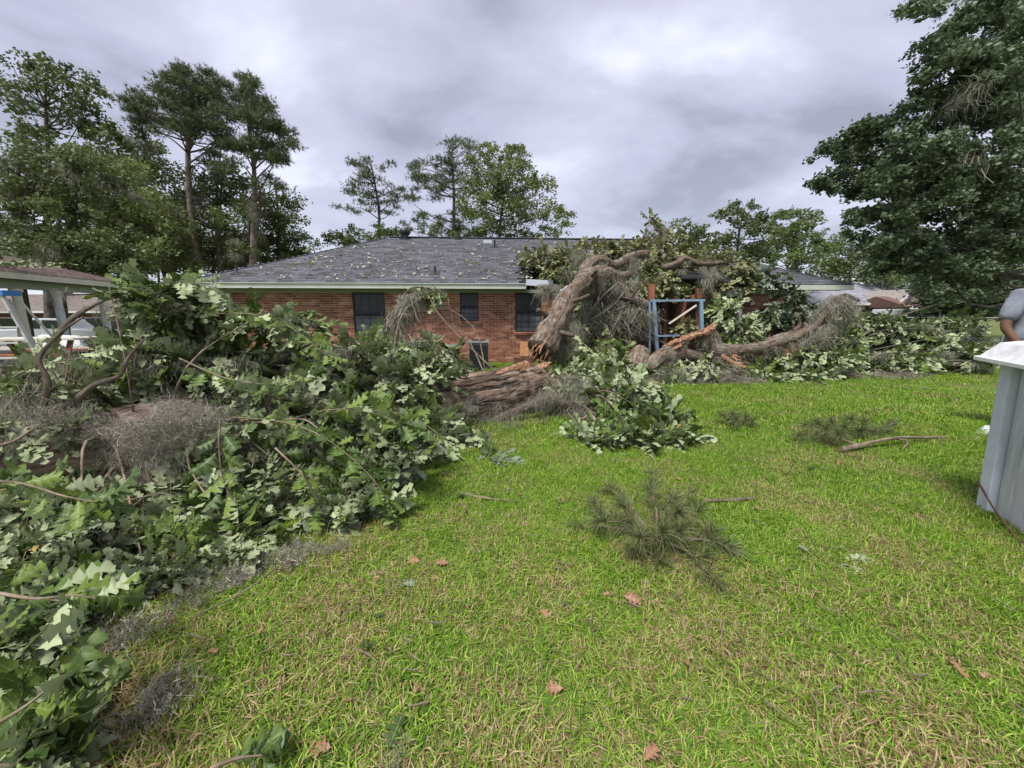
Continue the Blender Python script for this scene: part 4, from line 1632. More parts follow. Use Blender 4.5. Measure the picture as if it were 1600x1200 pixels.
# leafy limb reaching down from the right part of the roof
e_, off = piece('leafy_oak_branch', 'leafy dark green branch hanging from the right end of the roof to the wall', 'branch', W(1240, 500, 10.4))
f_ = Geo()
for b in ((1210, 440, 10.8, 26, 14, .4, 40), (1235, 462, 10.6, 22, 16, .4, 40), (1265, 482, 10.6, 30, 14, .4, 40), (1225, 492, 10.6, 42, 22, .5, 120), (1200, 510, 10.6, 36, 16, .5, 60), (1190, 425, 11.2, 12, 10, .2, 12)):
    blob(f_, SP_FAR, *b, sc=.55, flip=.3)
f_.V = [v - np.array(off) for v in f_.V]
grp_foliage('foliage', f_, [M_oakd, M_twig], e_)
stem([(1195, 430, 11.2), (1240, 470, 10.6), (1275, 520, 10.2)], .05, .03, 20, M_limb, e_, off)

# big heap of branches on the right
heap = [
    ('heap of broken leafy oak branches spread below the grey neighbouring roof', [(1300, 535, 10.2, 50, 34, .8, 120), (1350, 515, 11.0, 60, 36, .8, 150), (1330, 570, 9.8, 60, 16, .5, 70)], 1330),
    ('low mound of leafy oak branches between the heap and the chain link fence', [(1420, 530, 10.8, 60, 34, .8, 150), (1460, 512, 11.4, 55, 22, .7, 110), (1500, 508, 11.6, 34, 14, .5, 50), (1400, 565, 9.7, 70, 20, .5, 90), (1480, 550, 10.2, 55, 24, .6, 90), (1520, 560, 9.6, 25, 14, .4, 30)], 1440),
]
for lab, bl, bx in heap:
    e_, off = piece('oak_branch_heap', lab, 'branch heap', W(bx, 580, 10))
    e_.name = 'fallen_oak_branch'
    e_['category'] = 'branch'
    f_, s_, m_ = Geo(), Geo(), Geo()
    for b in bl:
        b = b[:6] + (int(b[6] * 1.9),)
        c, rx, ry, rz = blob(f_, SP_FAR, *b, sc=.6, flip=.35)
        sticks(s_, W(1330, 560, 10), c, rx, ry, rz, 3, .02)
        for _ in range(2):
            hang(m_, c + Vector((R.uniform(-rx, rx), -ry * .8, R.uniform(-.1, rz))), R.uniform(.4, .7), BEARDW)
    for gg in (f_, s_, m_):
        gg.V = [v - np.array(off) for v in gg.V]
    grp_foliage('foliage', f_, [M_oak, M_twig], e_)
    grp_foliage('twigs', s_, [M_tbark], e_)
    grp_foliage('moss', m_, [M_moss], e_)
    if bx == 1440:
        for pts, r0 in (([(1330, 582, 9.6), (1400, 572, 9.6), (1460, 570, 9.6), (1500, 572, 9.6)], .05), ([(1440, 572, 9.6), (1480, 564, 9.6), (1530, 566, 9.6), (1560, 572, 9.5)], .035),
                        ([(1385, 570, 9.6), (1405, 560, 9.6), (1420, 545, 9.7), (1424, 545, 9.7)], .035), ([(1310, 575, 9.6), (1340, 574, 9.5), (1380, 580, 9.3)], .045)):
            stem(pts, r0, r0 * .5, 20, M_limb, e_, off, 'limb', 12)
    else:
        stem([(1300, 560, 10), (1380, 505, 10.6), (1480, 470, 11.2)], .03, .008, 20, M_twig, e_, off, 'limb', 8)

# central mossy brush in front of the broken stem
e_, off = piece('mossy_oak_branch', 'moss draped oak branch with dark leaves spilling onto the grass mid lawn', 'branch', W(960, 640, 5.2))
f_, s_, m_ = Geo(), Geo(), Geo()
for b in ((905, 592, 6.3, 55, 34, .5, 90), (960, 580, 6.8, 60, 32, .6, 110), (990, 625, 5.6, 55, 42, .5, 120), (960, 690, 4.5, 60, 30, .35, 70), (1040, 695, 4.4, 42, 26, .3, 45), (1010, 655, 5.0, 55, 28, .4, 90), (925, 705, 4.3, 28, 24, .25, 40), (1000, 705, 4.3, 60, 22, .25, 60), (900, 615, 5.7, 40, 26, .4, 50), (960, 615, 5.6, 45, 30, .4, 70)):
    c, rx, ry, rz = blob(f_, SP_HI[:2] + SP_LO[:4], *b, sc=.68, flip=.35)
    sticks(s_, W(900, 630, 5.8), c, rx, ry, rz, 4, .015)
for i in range(60):
    lay(m_, W(R.uniform(850, 1010), R.uniform(590, 660), R.uniform(5.4, 6.0)), R.uniform(.5, .9), MATC)
for i in range(44):
    hang(m_, W(R.uniform(840, 1000), R.uniform(600, 650), R.uniform(5.2, 5.7)), R.uniform(.5, .9), BEARD)
for gg in (f_, s_, m_):
    gg.V = [v - np.array(off) for v in gg.V]
grp_foliage('foliage', f_, [M_oak, M_twig], e_)
grp_foliage('twigs', s_, [M_twig], e_)
grp_foliage('moss', m_, [M_moss], e_)
o_, PQ = stem([(765, 662, 5.2), (800, 645, 5.2), (835, 632, 5.3), (870, 625, 5.5), (905, 640, 5.4), (935, 665, 5.0)], .055, .05, 40, M_limb, e_, off, 'limb', 16)
stem([(910, 655, 5.0), (925, 650, 4.9), (938, 672, 4.7)], .02, .02, 16, M_pale, e_, off, 'limb', 10)
m_ = Geo()
for _ in range(34):
    p = PQ[R.randint(0, 40)]
    lay(m_, p + rv() * .05, R.uniform(.3, .5), MATC)
m_.V = [v - np.array(off) for v in m_.V]
grp_foliage('moss', m_, [M_moss], e_)
# moss bank along the grass edge, right of centre
for lab, x0, x1, py, y, n in (('long grey heap of fallen moss along the grass edge before the patio', 1010, 1180, 594, 8.1, 26), ('flat grey moss heap on the far right lawn edge', 1320, 1450, 586, 9.0, 14)):
    e0 = G((x0 + x1) / 2, py + 8)
    m_ = Geo()
    for i in range(n):
        p = G(R.uniform(x0, x1), py + 6 + R.uniform(-5, 3))
        lay(m_, p - e0 + Vector((0, 0, .05)), R.uniform(.5, .9), MATW)
    o = m_.obj('moss_heap', M_moss, label=lab, cat='moss')
    o.location = e0

# sprigs lying on the grass
def sprig(px, py, n, s, label, mat=M_oak, group=None, name='oak_sprig'):
    c = G(px, py)
    g = Geo()
    for i in range(n):
        a = R.rand() * 6.28
        d = Vector((math.cos(a), math.sin(a), R.uniform(0, .5)))
        g.stamp(SP_HI[R.randint(len(SP_HI) - 1)], [frame(Vector((R.normal() * .012, R.normal() * .01, .03)), d, rv() * .6 + Vector((0, 0, 1 if R.rand() < .6 else -1)), s * R.uniform(.6, 1.1))])
    o = g.obj(name, [mat, M_twig], label=label, cat='sprig', group=group)
    o.location = c
    return o


sprig(765, 722, 9, .55, 'bushy dark oak sprig on the grass left of the mossy branch', M_oakd)
sprig(1315, 885, 4, .3, 'small green sprig flat on the grass right of the big pine branch', M_oak)
sprig(1150, 735, 3, .2, 'tiny pale sprig on the grass above the pine branch', M_oak)
sprig(1268, 600, 9, .6, 'leafy sprig at the foot of the right mossy limb', M_oakd)
sprig(1430, 600, 6, .45, 'pale green sprig before the branches near the shed', M_oak)
sprig(830, 868, 2, .16, 'two leaf sprig on the lawn left of the pine branch', M_oak)
sprig(300, 960, 3, .22, 'sprig lying on the strand of moss in the near grass', M_oak)


def pine_branch(px, py, tips, label, Ln=.155, stem_pts=None):
    c = G(px, py)
    e_ = empty('pine_branch', c, 0, label, 'branch')
    st, nd = Geo(), Geo()
    base = Vector((0, 0, .03))
    for (tx, ty, hz_) in tips:
        tip = G(tx, ty, hz_) - c
        mid = base.lerp(tip, .55) + rv() * .05
        mid.z = max(mid.z, .02)
        P = spline([base, mid, tip], 9)
        st.tube(P, list(np.linspace(.008, .004, 9)), 5, 0, bump=.2, cap=False)
        ax = (P[-1] - P[-3]).normalized()
        for (q, cnt) in ((1.0, 70), (.88, 42), (.74, 32), (.6, 18)):
            p0 = P[min(int(q * 8), 8)]
            for i in range(cnt):
                d = (ax * R.uniform(.1, 1.1) + rv() * .95 + Vector((0, 0, .1))).normalized()
                L = Ln * R.uniform(.65, 1.1)
                s_ = d.cross(rv()).normalized() * .0016
                p1 = p0 + d * L * .55
                p2 = p0 + d * L + Vector((0, 0, -.025))
                p1.z, p2.z = max(p1.z, .015), max(p2.z, .01)
                r_ = R.rand()
                nd.add([p0 - s_, p0 + s_, p1 + s_, p1 - s_, p2], [(0, 1, 2, 3), (3, 2, 4)], 0, np.tile([0, 0, r_], (5, 1)))
    if stem_pts:
        for pts, r0 in stem_pts:
            P = spline([G(a, b, h) - c for a, b, h in pts], 20)
            st.tube(P, list(np.linspace(r0, r0 * .5, 20)), 7, 0, bump=.2)
    st.obj('stem', M_twig, e_)
    grp_foliage('needles', nd, [M_needle2], e_)
    return e_


pine_branch(1025, 850, [(940, 815, .16), (985, 815, .15), (1020, 740, .16), (1015, 765, .22), (1090, 800, .18), (1115, 905, .08), (990, 860, .06), (1060, 830, .16), (1035, 830, .22), (950, 760, .10),
                        (1140, 855, .08), (900, 825, .04), (1110, 830, .12), (975, 790, .18), (1050, 780, .2), (1065, 860, .05), (1030, 880, .04), (1100, 870, .05), (1000, 840, .2), (930, 790, .1), (1080, 770, .15), (1060, 800, .22)],
            'bushy green pine branch lying in the middle of the lawn')
pine_branch(1345, 695, [(1250, 680, .12), (1280, 662, .2), (1300, 660, .25), (1320, 668, .22), (1345, 672, .18), (1365, 672, .15), (1385, 672, .15), (1290, 690, .08), (1330, 655, .28), (1275, 690, .05), (1310, 680, .2), (1290, 672, .2), (1395, 660, .18), (1260, 664, .2), (1350, 660, .24)],
            'pine branch with a long bare stick on the lawn left of the shed', .16,
            [([(1315, 702, .09), (1350, 694, .12), (1400, 684, .16), (1440, 684, .15), (1482, 682, .13)], .024), ([(1400, 685, .15), (1418, 690, .13), (1410, 702, .08)], .014), ([(1345, 696, .12), (1320, 688, .15), (1305, 680, .18)], .012)])
# small pine tuft far lawn
pine_branch(1150, 662, [(1130, 650, .15), (1145, 648, .2), (1165, 652, .15), (1175, 660, .1), (1150, 655, .2)], 'small grey green pine tuft on the lawn behind the big one', .16)

# moss strands on the near grass
for lab, pts, n, s in (('long grey rope of moss along the edge of the near leaves', [(180, 1020), (260, 975), (330, 935), (400, 900), (470, 875), (540, 868)], 46, .5),
                       ('round tangle of grey moss in the near left grass', [(215, 1130), (262, 1110)], 9, .42),
                       ('thin moss wisp among grass near the bottom edge', [(622, 1160), (632, 1195)], 3, .2),
                       ('small moss wisp beside the dark stick on the mid lawn', [(775, 768), (795, 776)], 2, .25),
                       ('faint moss wisp on the lawn before the shed', [(1455, 705), (1490, 700)], 3, .3),
                       ('moss wisp behind the right pine branch', [(1420, 612), (1445, 612)], 2, .4)):
    P = [G(*p) for p in pts]
    P = spline(P, n) if n > 1 else P
    o0 = P[0].copy()
    m_ = Geo()
    for p in P:
        d = (P[-1] - P[0])
        m_.stamp(MATN[R.randint(4)], [frame(p - o0 + Vector((R.normal() * .035, R.normal() * .035, R.uniform(.03, .07))), (d.x + R.normal() * .1, d.y + R.normal() * .1, 0), (0, 0, 1), s * R.choice([.35, .5, .65, .95]))])
    o = m_.obj('moss_strand', M_moss, label=lab, cat='moss')
    o.location = o0
st = Geo().tube(spline([G(300, 965, .06), G(380, 925, .07), G(440, 880, .12)], 10), .004, 5)
st.obj('stick', M_twig, label='thin pale stick lying along the rope of moss', cat='stick')
st = Geo().tube(spline([G(720, 770, .03), G(760, 778, .05), G(830, 786, .03)], 10), [.012] * 5 + [.006] * 5, 5, bump=.3)
st.obj('stick', M_twig, label='short dark stick on the lawn below the bushy sprig', cat='stick')
st = Geo().tube(spline([G(1100, 782, .05), G(1140, 781, .06), G(1175, 778, .04)], 10), [.010] * 8 + [.014] * 2, 5, bump=.3)
st.obj('stick', M_pale, label='pale bleached stick at the right of the pine branch', cat='stick')

# single leaves on the lawn
def lawn_leaf(px, py, s, mat, label, T=0, flip=False):
    g = Geo()
    g.stamp(leaf_hi[T], [np.eye(4)], [R.rand()])
    o = g.obj('fallen_leaf', mat, label=label, cat='leaf', smooth=True)
    p = G(px, py, .055)
    d = Vector((R.normal(), R.normal(), R.uniform(-.1, .25)))
    m = frame(p, d, rv() * .4 + Vector((0, -.3, -1 if flip else 1)), s)
    o.matrix_world = Matrix(m.tolist())


for px, py, s, mat, lab, T, fl in (
        (972, 930, .10, M_dead, 'curled red brown dead leaf right of centre in the near lawn', 2, False),
        (657, 876, .09, M_dead, 'narrow tan dead leaf standing in the grass near the brush', 3, False),
        (703, 880, .08, M_dead, 'red brown dead leaf just right of the narrow tan one', 2, False),
        (568, 997, .09, M_oak, 'pale grey green leaf turned over in the near grass', 1, True),
        (628, 912, .07, M_oakd, 'dark green leaf in the grass below the tan dead leaf', 0, False),
        (605, 1175, .12, M_oak, 'pale green leaf upright beside the moss wisp at the bottom', 2, True),
        (843, 950, .08, M_dead, 'dull pink brown leaf half sunk in the grass', 1, False),
        (882, 1075, .08, M_dead, 'small rust leaf in the straw patch near the bottom', 3, False),
        (520, 1168, .10, M_dead, 'tan dead leaf near the bottom left of the lawn', 1, False),
        (602, 955, .06, M_oak, 'small yellow green leaf above the pale turned leaf', 0, True),
        (716, 770, .11, M_oakd, 'hanging blue green leaf at the edge of the brush', 2, True),
        (1245, 852, .07, M_oakd, 'dark leaf right of the pine branch', 0, False),
        (1480, 1025, .08, M_dead, 'faded tan leaf in the lower right grass', 1, False),
        (1005, 1190, .07, M_dead, 'brown leaf at the bottom edge of the lawn', 2, False),
        (460, 950, .05, M_dead, 'small rust coloured leaf beside the moss rope', 1, False),
        (1185, 690, .08, M_oak, 'pale leaf on the lawn above the right stick', 0, True),
        (1270, 728, .10, M_oak, 'pale leaf below the right pine branch', 0, True)):
    lawn_leaf(px, py, s, mat, lab, T, fl)

lb = Geo()
for i in range(520):
    y = 1.2 + 9 * R.rand() ** 1.3
    x = R.uniform(-1, 1) * (y * .95 + .6) + .3
    d = Vector((R.normal(), R.normal(), R.normal() * .12)).normalized()
    p = Vector((x, y, .055 + R.rand() * .02))
    if R.rand() < .8:
        L = R.uniform(.03, .13)
        lb.tube([p, p + d * L * .5 + Vector((R.normal() * .008, R.normal() * .008, 0)), p + d * L], [.0035, .003, .0015], 4, 1)
    else:
        lb.stamp(leaf_low[R.randint(2)], [frame(p, d, rv() * .5 + Vector((0, 0, 1)), R.uniform(.02, .05))])
lb.obj('lawn_litter', [M_dead, M_twig], label='small twigs and torn brown leaf bits scattered through the lawn', cat='litter', kind='stuff')

# leaf litter on the roof
lt = Geo()
for i in range(1300):
    px, py = R.uniform(400, 880), R.uniform(380, 438)
    if R.rand() < (py - 370) / 170 or R.rand() < .35:
        p = on_roof(px, py)
        if p.x < ex0 + (p.y + EO) + .3:
            continue
        lt.stamp(leaf_low[R.randint(2)], [frame(p + Vector((0, 0, .05)), (R.normal(), R.normal(), R.normal() * .3), rv() * .5 + Vector((0, 0, 1 if R.rand() < .5 else -1)), R.uniform(.04, .13))])
lt.V = [v for v in lt.V]
o = lt.obj('leaf_litter', [leafmat('litter_leaf', [(0.3, .32, .2), (.42, .4, .26), (.5, .48, .36)], (.5, .5, .36), trans=.1)], label='torn pale leaf litter scattered over the dark roof', cat='leaf litter', kind='stuff')
o.location, o.rotation_euler = H0, (0, 0, YAW)
for px, py, n, sx, mt, lab in ((470, 413, 9, .35, M_dead, 'patch of rust coloured pine straw on the left roof slope'), (585, 430, 6, .3, M_moss, 'pale moss clump lying low on the roof slope'),
                           (740, 411, 4, .2, M_dead, 'small reddish patch of straw on the roof slope'), (637, 404, 4, .25, M_moss, 'pale moss clump midway up the roof slope'),
                           (643, 386, 3, .15, M_moss, 'little moss tuft below the turbine vent'), (375, 431, 4, .2, M_moss, 'pale moss clump at the left hip of the roof'),
                           (672, 430, 3, .15, M_moss, 'little moss tuft beside the low vent pipe')):
    g = Geo()
    p0 = on_roof(px, py)
    for _ in range(n):
        q = p0 + Vector((R.normal() * sx, R.normal() * .08, 0))
        q.z = EZ + (q.y + EO) * SLOPE + .03
        g.stamp(MATW[R.randint(3)], [frame(q - p0, (1, R.normal() * .2, 0), (0, -SLOPE, 1), R.uniform(.3, .5))])
    o = g.obj('roof_debris', mt, label=lab, cat='debris')
    o.location, o.rotation_euler = from_local(p0), (0, 0, YAW)

# ------------------------------------------------------------------ small shed on the right
sc_ = Vector((3.655, 2.76, 0))
du = Vector((-.42, -.907, 0)).normalized()      # along the visible wall, towards the camera
dn = Vector((-.907, .42, 0)).normalized()       # outward from the visible wall
SH = math.atan2(du.y, du.x)
shed = empty('small_shed', sc_, 0, 'low pale grey wooden shed with white trimmed roof at the right edge', 'shed')


def sbox(name, u0, u1, n0, n1, z0, z1, mat):
    V = []
    for zz2 in (z0, z1):
        for u_, n_ in ((u0, n0), (u1, n0), (u1, n1), (u0, n1)):
            q = du * u_ + dn * n_
            V.append((q.x, q.y, zz2))
    g = Geo()
    g.add(V, [(0, 1, 2, 3), (7, 6, 5, 4), (0, 4, 5, 1), (1, 5, 6, 2), (2, 6, 7, 3), (3, 7, 4, 0)], 0, np.tile([0, 0, R.rand()], (8, 1)))
    o = g.obj(name, mat, shed)
    md = o.modifiers.new('edge', 'BEVEL')
    md.width = .004
    md.segments = 2
    return o


sbox('corner_post', 0, .115, -.04, .045, 0, 1.14, M_shedtrim)
sbox('wall', .12, 1.6, -.03, -.012, .02, 1.13, M_dark)
for i in range(11):
    sbox('plank', .135 + i * .13, .135 + i * .13 + .127, -.012, .004, .02, 1.13, M_shed)
sbox('wall', 0, 1.6, -1.3, -1.27, 0, 1.13, M_shed)
sbox('wall', .0, .03, -1.27, -.04, 0, 1.13, M_shed)
sbox('wall', 1.57, 1.6, -1.27, -.04, 0, 1.13, M_shed)
# roof: skirt board around a low sloping lid
shed.rotation_euler = (0, rad(-3), 0)
shed.scale = (1, 1, 1.03)
V = []
for u_, n_, z_ in ((-.08, .13, 1.155), (1.75, .13, 1.155), (1.75, -1.45, 1.155), (-.08, -1.45, 1.155),
                   (-.03, .05, 1.26), (1.69, .05, 1.26), (1.69, -1.38, 1.26), (-.03, -1.38, 1.26), (.5, -.64, 1.40), (1.0, -.64, 1.40)):
    q = du * u_ + dn * n_
    V.append((q.x, q.y, z_))
g = Geo().add(V, [(0, 4, 5, 1), (1, 5, 6, 2), (2, 6, 7, 3), (3, 7, 4, 0), (0, 1, 2, 3), (4, 8, 9, 5), (5, 9, 6), (6, 9, 8, 7), (7, 8, 4)])
ro = g.obj('roof', M_shedroof, shed)
sbox('eave_trim', -.10, 1.77, .115, .145, 1.13, 1.16, M_white)
sbox('eave_trim', -.10, -.07, -1.45, .114, 1.13, 1.16, M_white)
g = Geo()
for i in range(8):
    q = du * R.uniform(.1, .8) + dn * R.uniform(-.4, .05)
    g.stamp(leaf_mid[R.randint(3)], [frame((q.x, q.y, 1.30), (R.normal(), R.normal(), 0), (0, 0, 1), .09)])
o = g.obj('leaf_sprig', [M_oak], label='few green leaves lying on top of the shed roof', cat='leaves')
o.location = sc_
# board leaning behind the post
a_, b_ = G(1506, 692, .10), G(1550, 668, .20)
o = Geo().beam(a_ - a_, b_ - a_, .10, .03).obj('loose_board', M_shed, label='loose pale grey board sticking out from behind the shed post', cat='board')
o.location = a_
# dark straw and soil at the foot of the shed
g = Geo()
for i in range(5):
    q = sc_ + du * R.uniform(0, .9) + dn * R.uniform(.05, .16)
    g.stamp(MATC[R.randint(4)], [frame((q.x, q.y, .01), (1, 0, 0), (0, 0, 1), R.uniform(.25, .45))])
g.obj('pine_straw', M_dead, label='rust brown pine straw gathered at the foot of the shed post', cat='straw', kind='stuff')
st = Geo().tube(spline([sc_ + dn * .06 + Vector((0, 0, .22)), sc_ + du * .25 + dn * .07 + Vector((0, 0, .10)), sc_ + du * .6 + dn * .1 + Vector((0, 0, .02))], 8), .006, 5)
st.obj('stick', M_dkwood, label='thin dark stick leaning against the foot of the shed', cat='stick')

# ------------------------------------------------------------------ person behind the shed
def skin_chain(name, joints, bones, mat, parent, sub_=2, root=0):
    me = bpy.data.meshes.new(name)
    me.from_pydata([j[0] for j in joints], bones, [])
    me.materials.append(mat)
    o = bpy.data.objects.new(name, me)
    link(o, parent)
    md = o.modifiers.new('skin', 'SKIN')
    md.use_smooth_shade = True
    for i, j in enumerate(joints):
        r_ = j[1] if isinstance(j[1], tuple) else (j[1], j[1])
        me.skin_vertices[0].data[i].radius = r_
    me.skin_vertices[0].data[root].use_root = True
    s = o.modifiers.new('sub', 'SUBSURF')
    s.levels = s.render_levels = sub_
    return o


pc = W(1613, 500, 4.4)
gz = gh(pc.x, pc.y)
man = empty('person', (pc.x, pc.y, gz), rad(2), 'person in grey t-shirt and blue jeans standing behind the small shed', 'person')
man.scale = (1.09,) * 3
J_ = [((0, 0, 1.00), (.16, .11)), ((0, 0, 1.15), (.15, .105)), ((0, 0, 1.32), (.18, .11)), ((0, 0, 1.44), (.13, .085)), ((0, 0, 1.52), .055), ((0, -.005, 1.60), (.072, .085)), ((0, -.005, 1.70), (.078, .095)), ((0, 0, 1.76), (.05, .06)),
      ((-.18, 0, 1.41), .052), ((-.25, .01, 1.25), .045), ((-.28, .0, 1.10), .043), ((-.25, -.09, .96), .033), ((-.21, -.12, .90), (.035, .022)),
      ((.18, 0, 1.41), .052), ((.25, .01, 1.25), .045), ((.28, .0, 1.10), .043), ((.25, -.09, .96), .033), ((.21, -.12, .90), (.035, .022)),
      ((-.095, 0, .88), .085), ((-.085, 0, .50), .055), ((-.08, .02, .10), .04), ((-.085, -.14, .04), (.04, .03)),
      ((.10, 0, .88), .095), ((.11, 0, .50), .06), ((.11, .02, .10), .04), ((.12, -.14, .04), (.04, .03))]
B_ = [(0, 1), (1, 2), (2, 3), (3, 4), (4, 5), (5, 6), (6, 7), (3, 8), (8, 9), (9, 10), (10, 11), (11, 12), (3, 13), (13, 14), (14, 15), (15, 16), (16, 17), (0, 18), (18, 19), (19, 20), (20, 21), (0, 22), (22, 23), (23, 24), (24, 25)]
# fingers on both hands
for s in (-1, 1):
    w_i = 12 if s < 0 else 17
    for f in range(4):
        b0 = len(J_)
        x0 = s * (.21 - .018 * (f - 1.5) * 1.0)
        L = (.055, .065, .06, .048)[f]
        J_.append(((x0, -.14, .87), .010))
        J_.append(((x0, -.15, .87 - L * .5), .009))
        J_.append(((x0 * .99, -.14, .87 - L), .008))
        B_ += [(w_i, b0), (b0, b0 + 1), (b0 + 1, b0 + 2)]
    b0 = len(J_)
    J_.append(((s * .17, -.135, .91), .011))
    J_.append(((s * .155, -.15, .88), .009))
    B_ += [(w_i, b0), (b0, b0 + 1)]
skin_chain('body', J_, B_, M_skin, man, 2)
skin_chain('t_shirt', [((0, 0, .93), (.20, .155)), ((0, 0, 1.0), (.19, .15)), ((0, 0, 1.15), (.185, .14)), ((0, 0, 1.32), (.20, .135)), ((0, 0, 1.435), (.15, .10)), ((0, 0, 1.485), (.075, .07)), ((-.165, 0, 1.42), .095), ((-.235, .01, 1.28), .082), ((-.268, .01, 1.15), .078), ((.165, 0, 1.42), .095), ((.235, .01, 1.28), .082), ((.268, .01, 1.15), .078)],
           [(0, 1), (1, 2), (2, 3), (3, 4), (4, 5), (4, 6), (6, 7), (7, 8), (4, 9), (9, 10), (10, 11)], M_shirt, man, 2)
skin_chain('jeans', [((0, 0, 1.06), (.172, .13)), ((0, 0, .93), (.17, .125)), ((-.095, 0, .80), .10), ((-.085, 0, .48), .072), ((-.08, .02, .08), .062), ((.105, 0, .80), .105), ((.11, 0, .48), .078), ((.11, .02, .08), .068)],
           [(0, 1), (1, 2), (2, 3), (3, 4), (1, 5), (5, 6), (6, 7)], M_jean, man, 2)
g = Geo()
V, F = [], []
for i in range(9):
    for j in range(16):
        th, ph = i / 8 * 1.75, j / 16 * 6.283
        V.append((.098 * math.sin(th) * math.cos(ph), -.0 + .118 * math.sin(th) * math.sin(ph) + .008, 1.695 + .098 * math.cos(th)))
for i in range(8):
    for j in range(16):
        F.append((i * 16 + j, i * 16 + (j + 1) % 16, (i + 1) * 16 + (j + 1) % 16, (i + 1) * 16 + j))
g.add(V, F).obj('hair', M_hair, man, smooth=True)
for s in (-1, 1):
    Geo().tube([(s * .032, -.098, 1.66), (s * .032, -.104, 1.66)], [.014, .008], 10).obj('eye', M_eye, man)
    Geo().tube([(s * .083, 0, 1.63), (s * .095, .012, 1.665), (s * .086, .005, 1.69)], [.008, .014, .008], 8, sq=2).obj('ear', M_skin, man)
Geo().tube([(0, -.095, 1.67), (0, -.122, 1.635), (0, -.10, 1.625)], [.009, .016, .010], 8).obj('nose', M_skin, man)

# ------------------------------------------------------------------ neighbours on the right
def simple_house(name, label, c, w, d, h, rise, rz, wall_m, roof_m, gable=False, wins_=(), door=None):
    e_ = empty(name, c, rz, label, 'house')
    Geo().box((0, 0, h / 2), (w, d, h)).obj('wall', wall_m, e_)
    o_ = .5
    if gable:
        V = [(-w / 2 - o_, -d / 2 - o_, h), (w / 2 + o_, -d / 2 - o_, h), (w / 2 + o_, d / 2 + o_, h), (-w / 2 - o_, d / 2 + o_, h), (-w / 2 - o_, 0, h + rise), (w / 2 + o_, 0, h + rise)]
    else:
        V = [(-w / 2 - o_, -d / 2 - o_, h), (w / 2 + o_, -d / 2 - o_, h), (w / 2 + o_, d / 2 + o_, h), (-w / 2 - o_, d / 2 + o_, h), (-w / 2 + d / 2, 0, h + rise), (w / 2 - d / 2, 0, h + rise)]
    Geo().add(V, [(0, 1, 5, 4), (1, 2, 5), (2, 3, 4, 5), (3, 0, 4), (3, 2, 1, 0)]).obj('roof', roof_m, e_)
    Geo().box((0, -d / 2 - o_ - .01, h - .06), (w + 2 * o_, .03, .16)).obj('fascia', M_white, e_)
    for (x, z, ww, hh) in wins_:
        f = Geo().box((x, -d / 2 - .03, z), (ww + .12, .05, hh + .12)).obj('window', M_white, e_)
        Geo().box((x, -d / 2 - .06, z), (ww, .02, hh)).obj('pane', M_glass, f)
    if door:
        x, ww, hh = door
        dr = Geo().box((x, -d / 2 - .04, hh / 2), (ww, .06, hh)).obj('garage_door', M_alu, e_)
        for i in range(1, 4):
            Geo().box((x, -d / 2 - .075, hh * i / 4), (ww, .012, .03)).obj('panel_joint', M_beige, dr)
    return e_


p = W(1315, 480, 34)
simple_house('house', 'grey roofed single storey house behind the right end of the brick house', (p.x, p.y, 0), 7.5, 6, 2.3, 1.7, rad(-8), M_beige, M_greyroof, True, ((-1.5, 1.3, 1.2, 1.0), (1.6, 1.3, 1.2, 1.0)))
p = W(1368, 480, 31.5)
e_ = empty('house', (p.x, p.y, 0), rad(-80), 'pale gable fronted house wing between the grey and the red roofs', 'house')
Geo().box((0, 0, 1.1), (5, 2.0, 2.2)).obj('wall', M_beige, e_)
Geo().add([(-2.6, -1.5, 2.2), (2.6, -1.5, 2.2), (2.6, 1.5, 2.2), (-2.6, 1.5, 2.2), (-2.6, 0, 3.3), (2.6, 0, 3.3)], [(0, 1, 5, 4), (1, 2, 5), (2, 3, 4, 5), (3, 0, 4), (3, 2, 1, 0)]).obj('roof', M_beige, e_)
Geo().beam((2.63, -1.55, 2.15), (2.63, 0, 3.32), .06, .16).obj('barge_board', M_white, e_)
Geo().beam((2.63, 1.55, 2.15), (2.63, 0, 3.32), .06, .16).obj('barge_board', M_white, e_)
p = W(1414, 490, 30)
simple_house('garage', 'low garage with red shingle roof and white door beyond the branch heap', (p.x, p.y, 0), 3.6, 5, 1.95, .85, rad(-5), M_beige, M_redroof, True, (), (0.0, 2.9, 1.55))
p = W(1419, 480, 28)
e_ = empty('utility_pole', (p.x, p.y, 0), 0, 'thin grey utility pole before the red garage roof', 'pole')
Geo().tube([(0, 0, 0), (0, 0, 4.6)], [.10, .08], 10).obj('pole', M_tbark, e_)
Geo().box((0, 0, 4.3), (1.0, .08, .08)).obj('crossarm', M_tbark, e_)


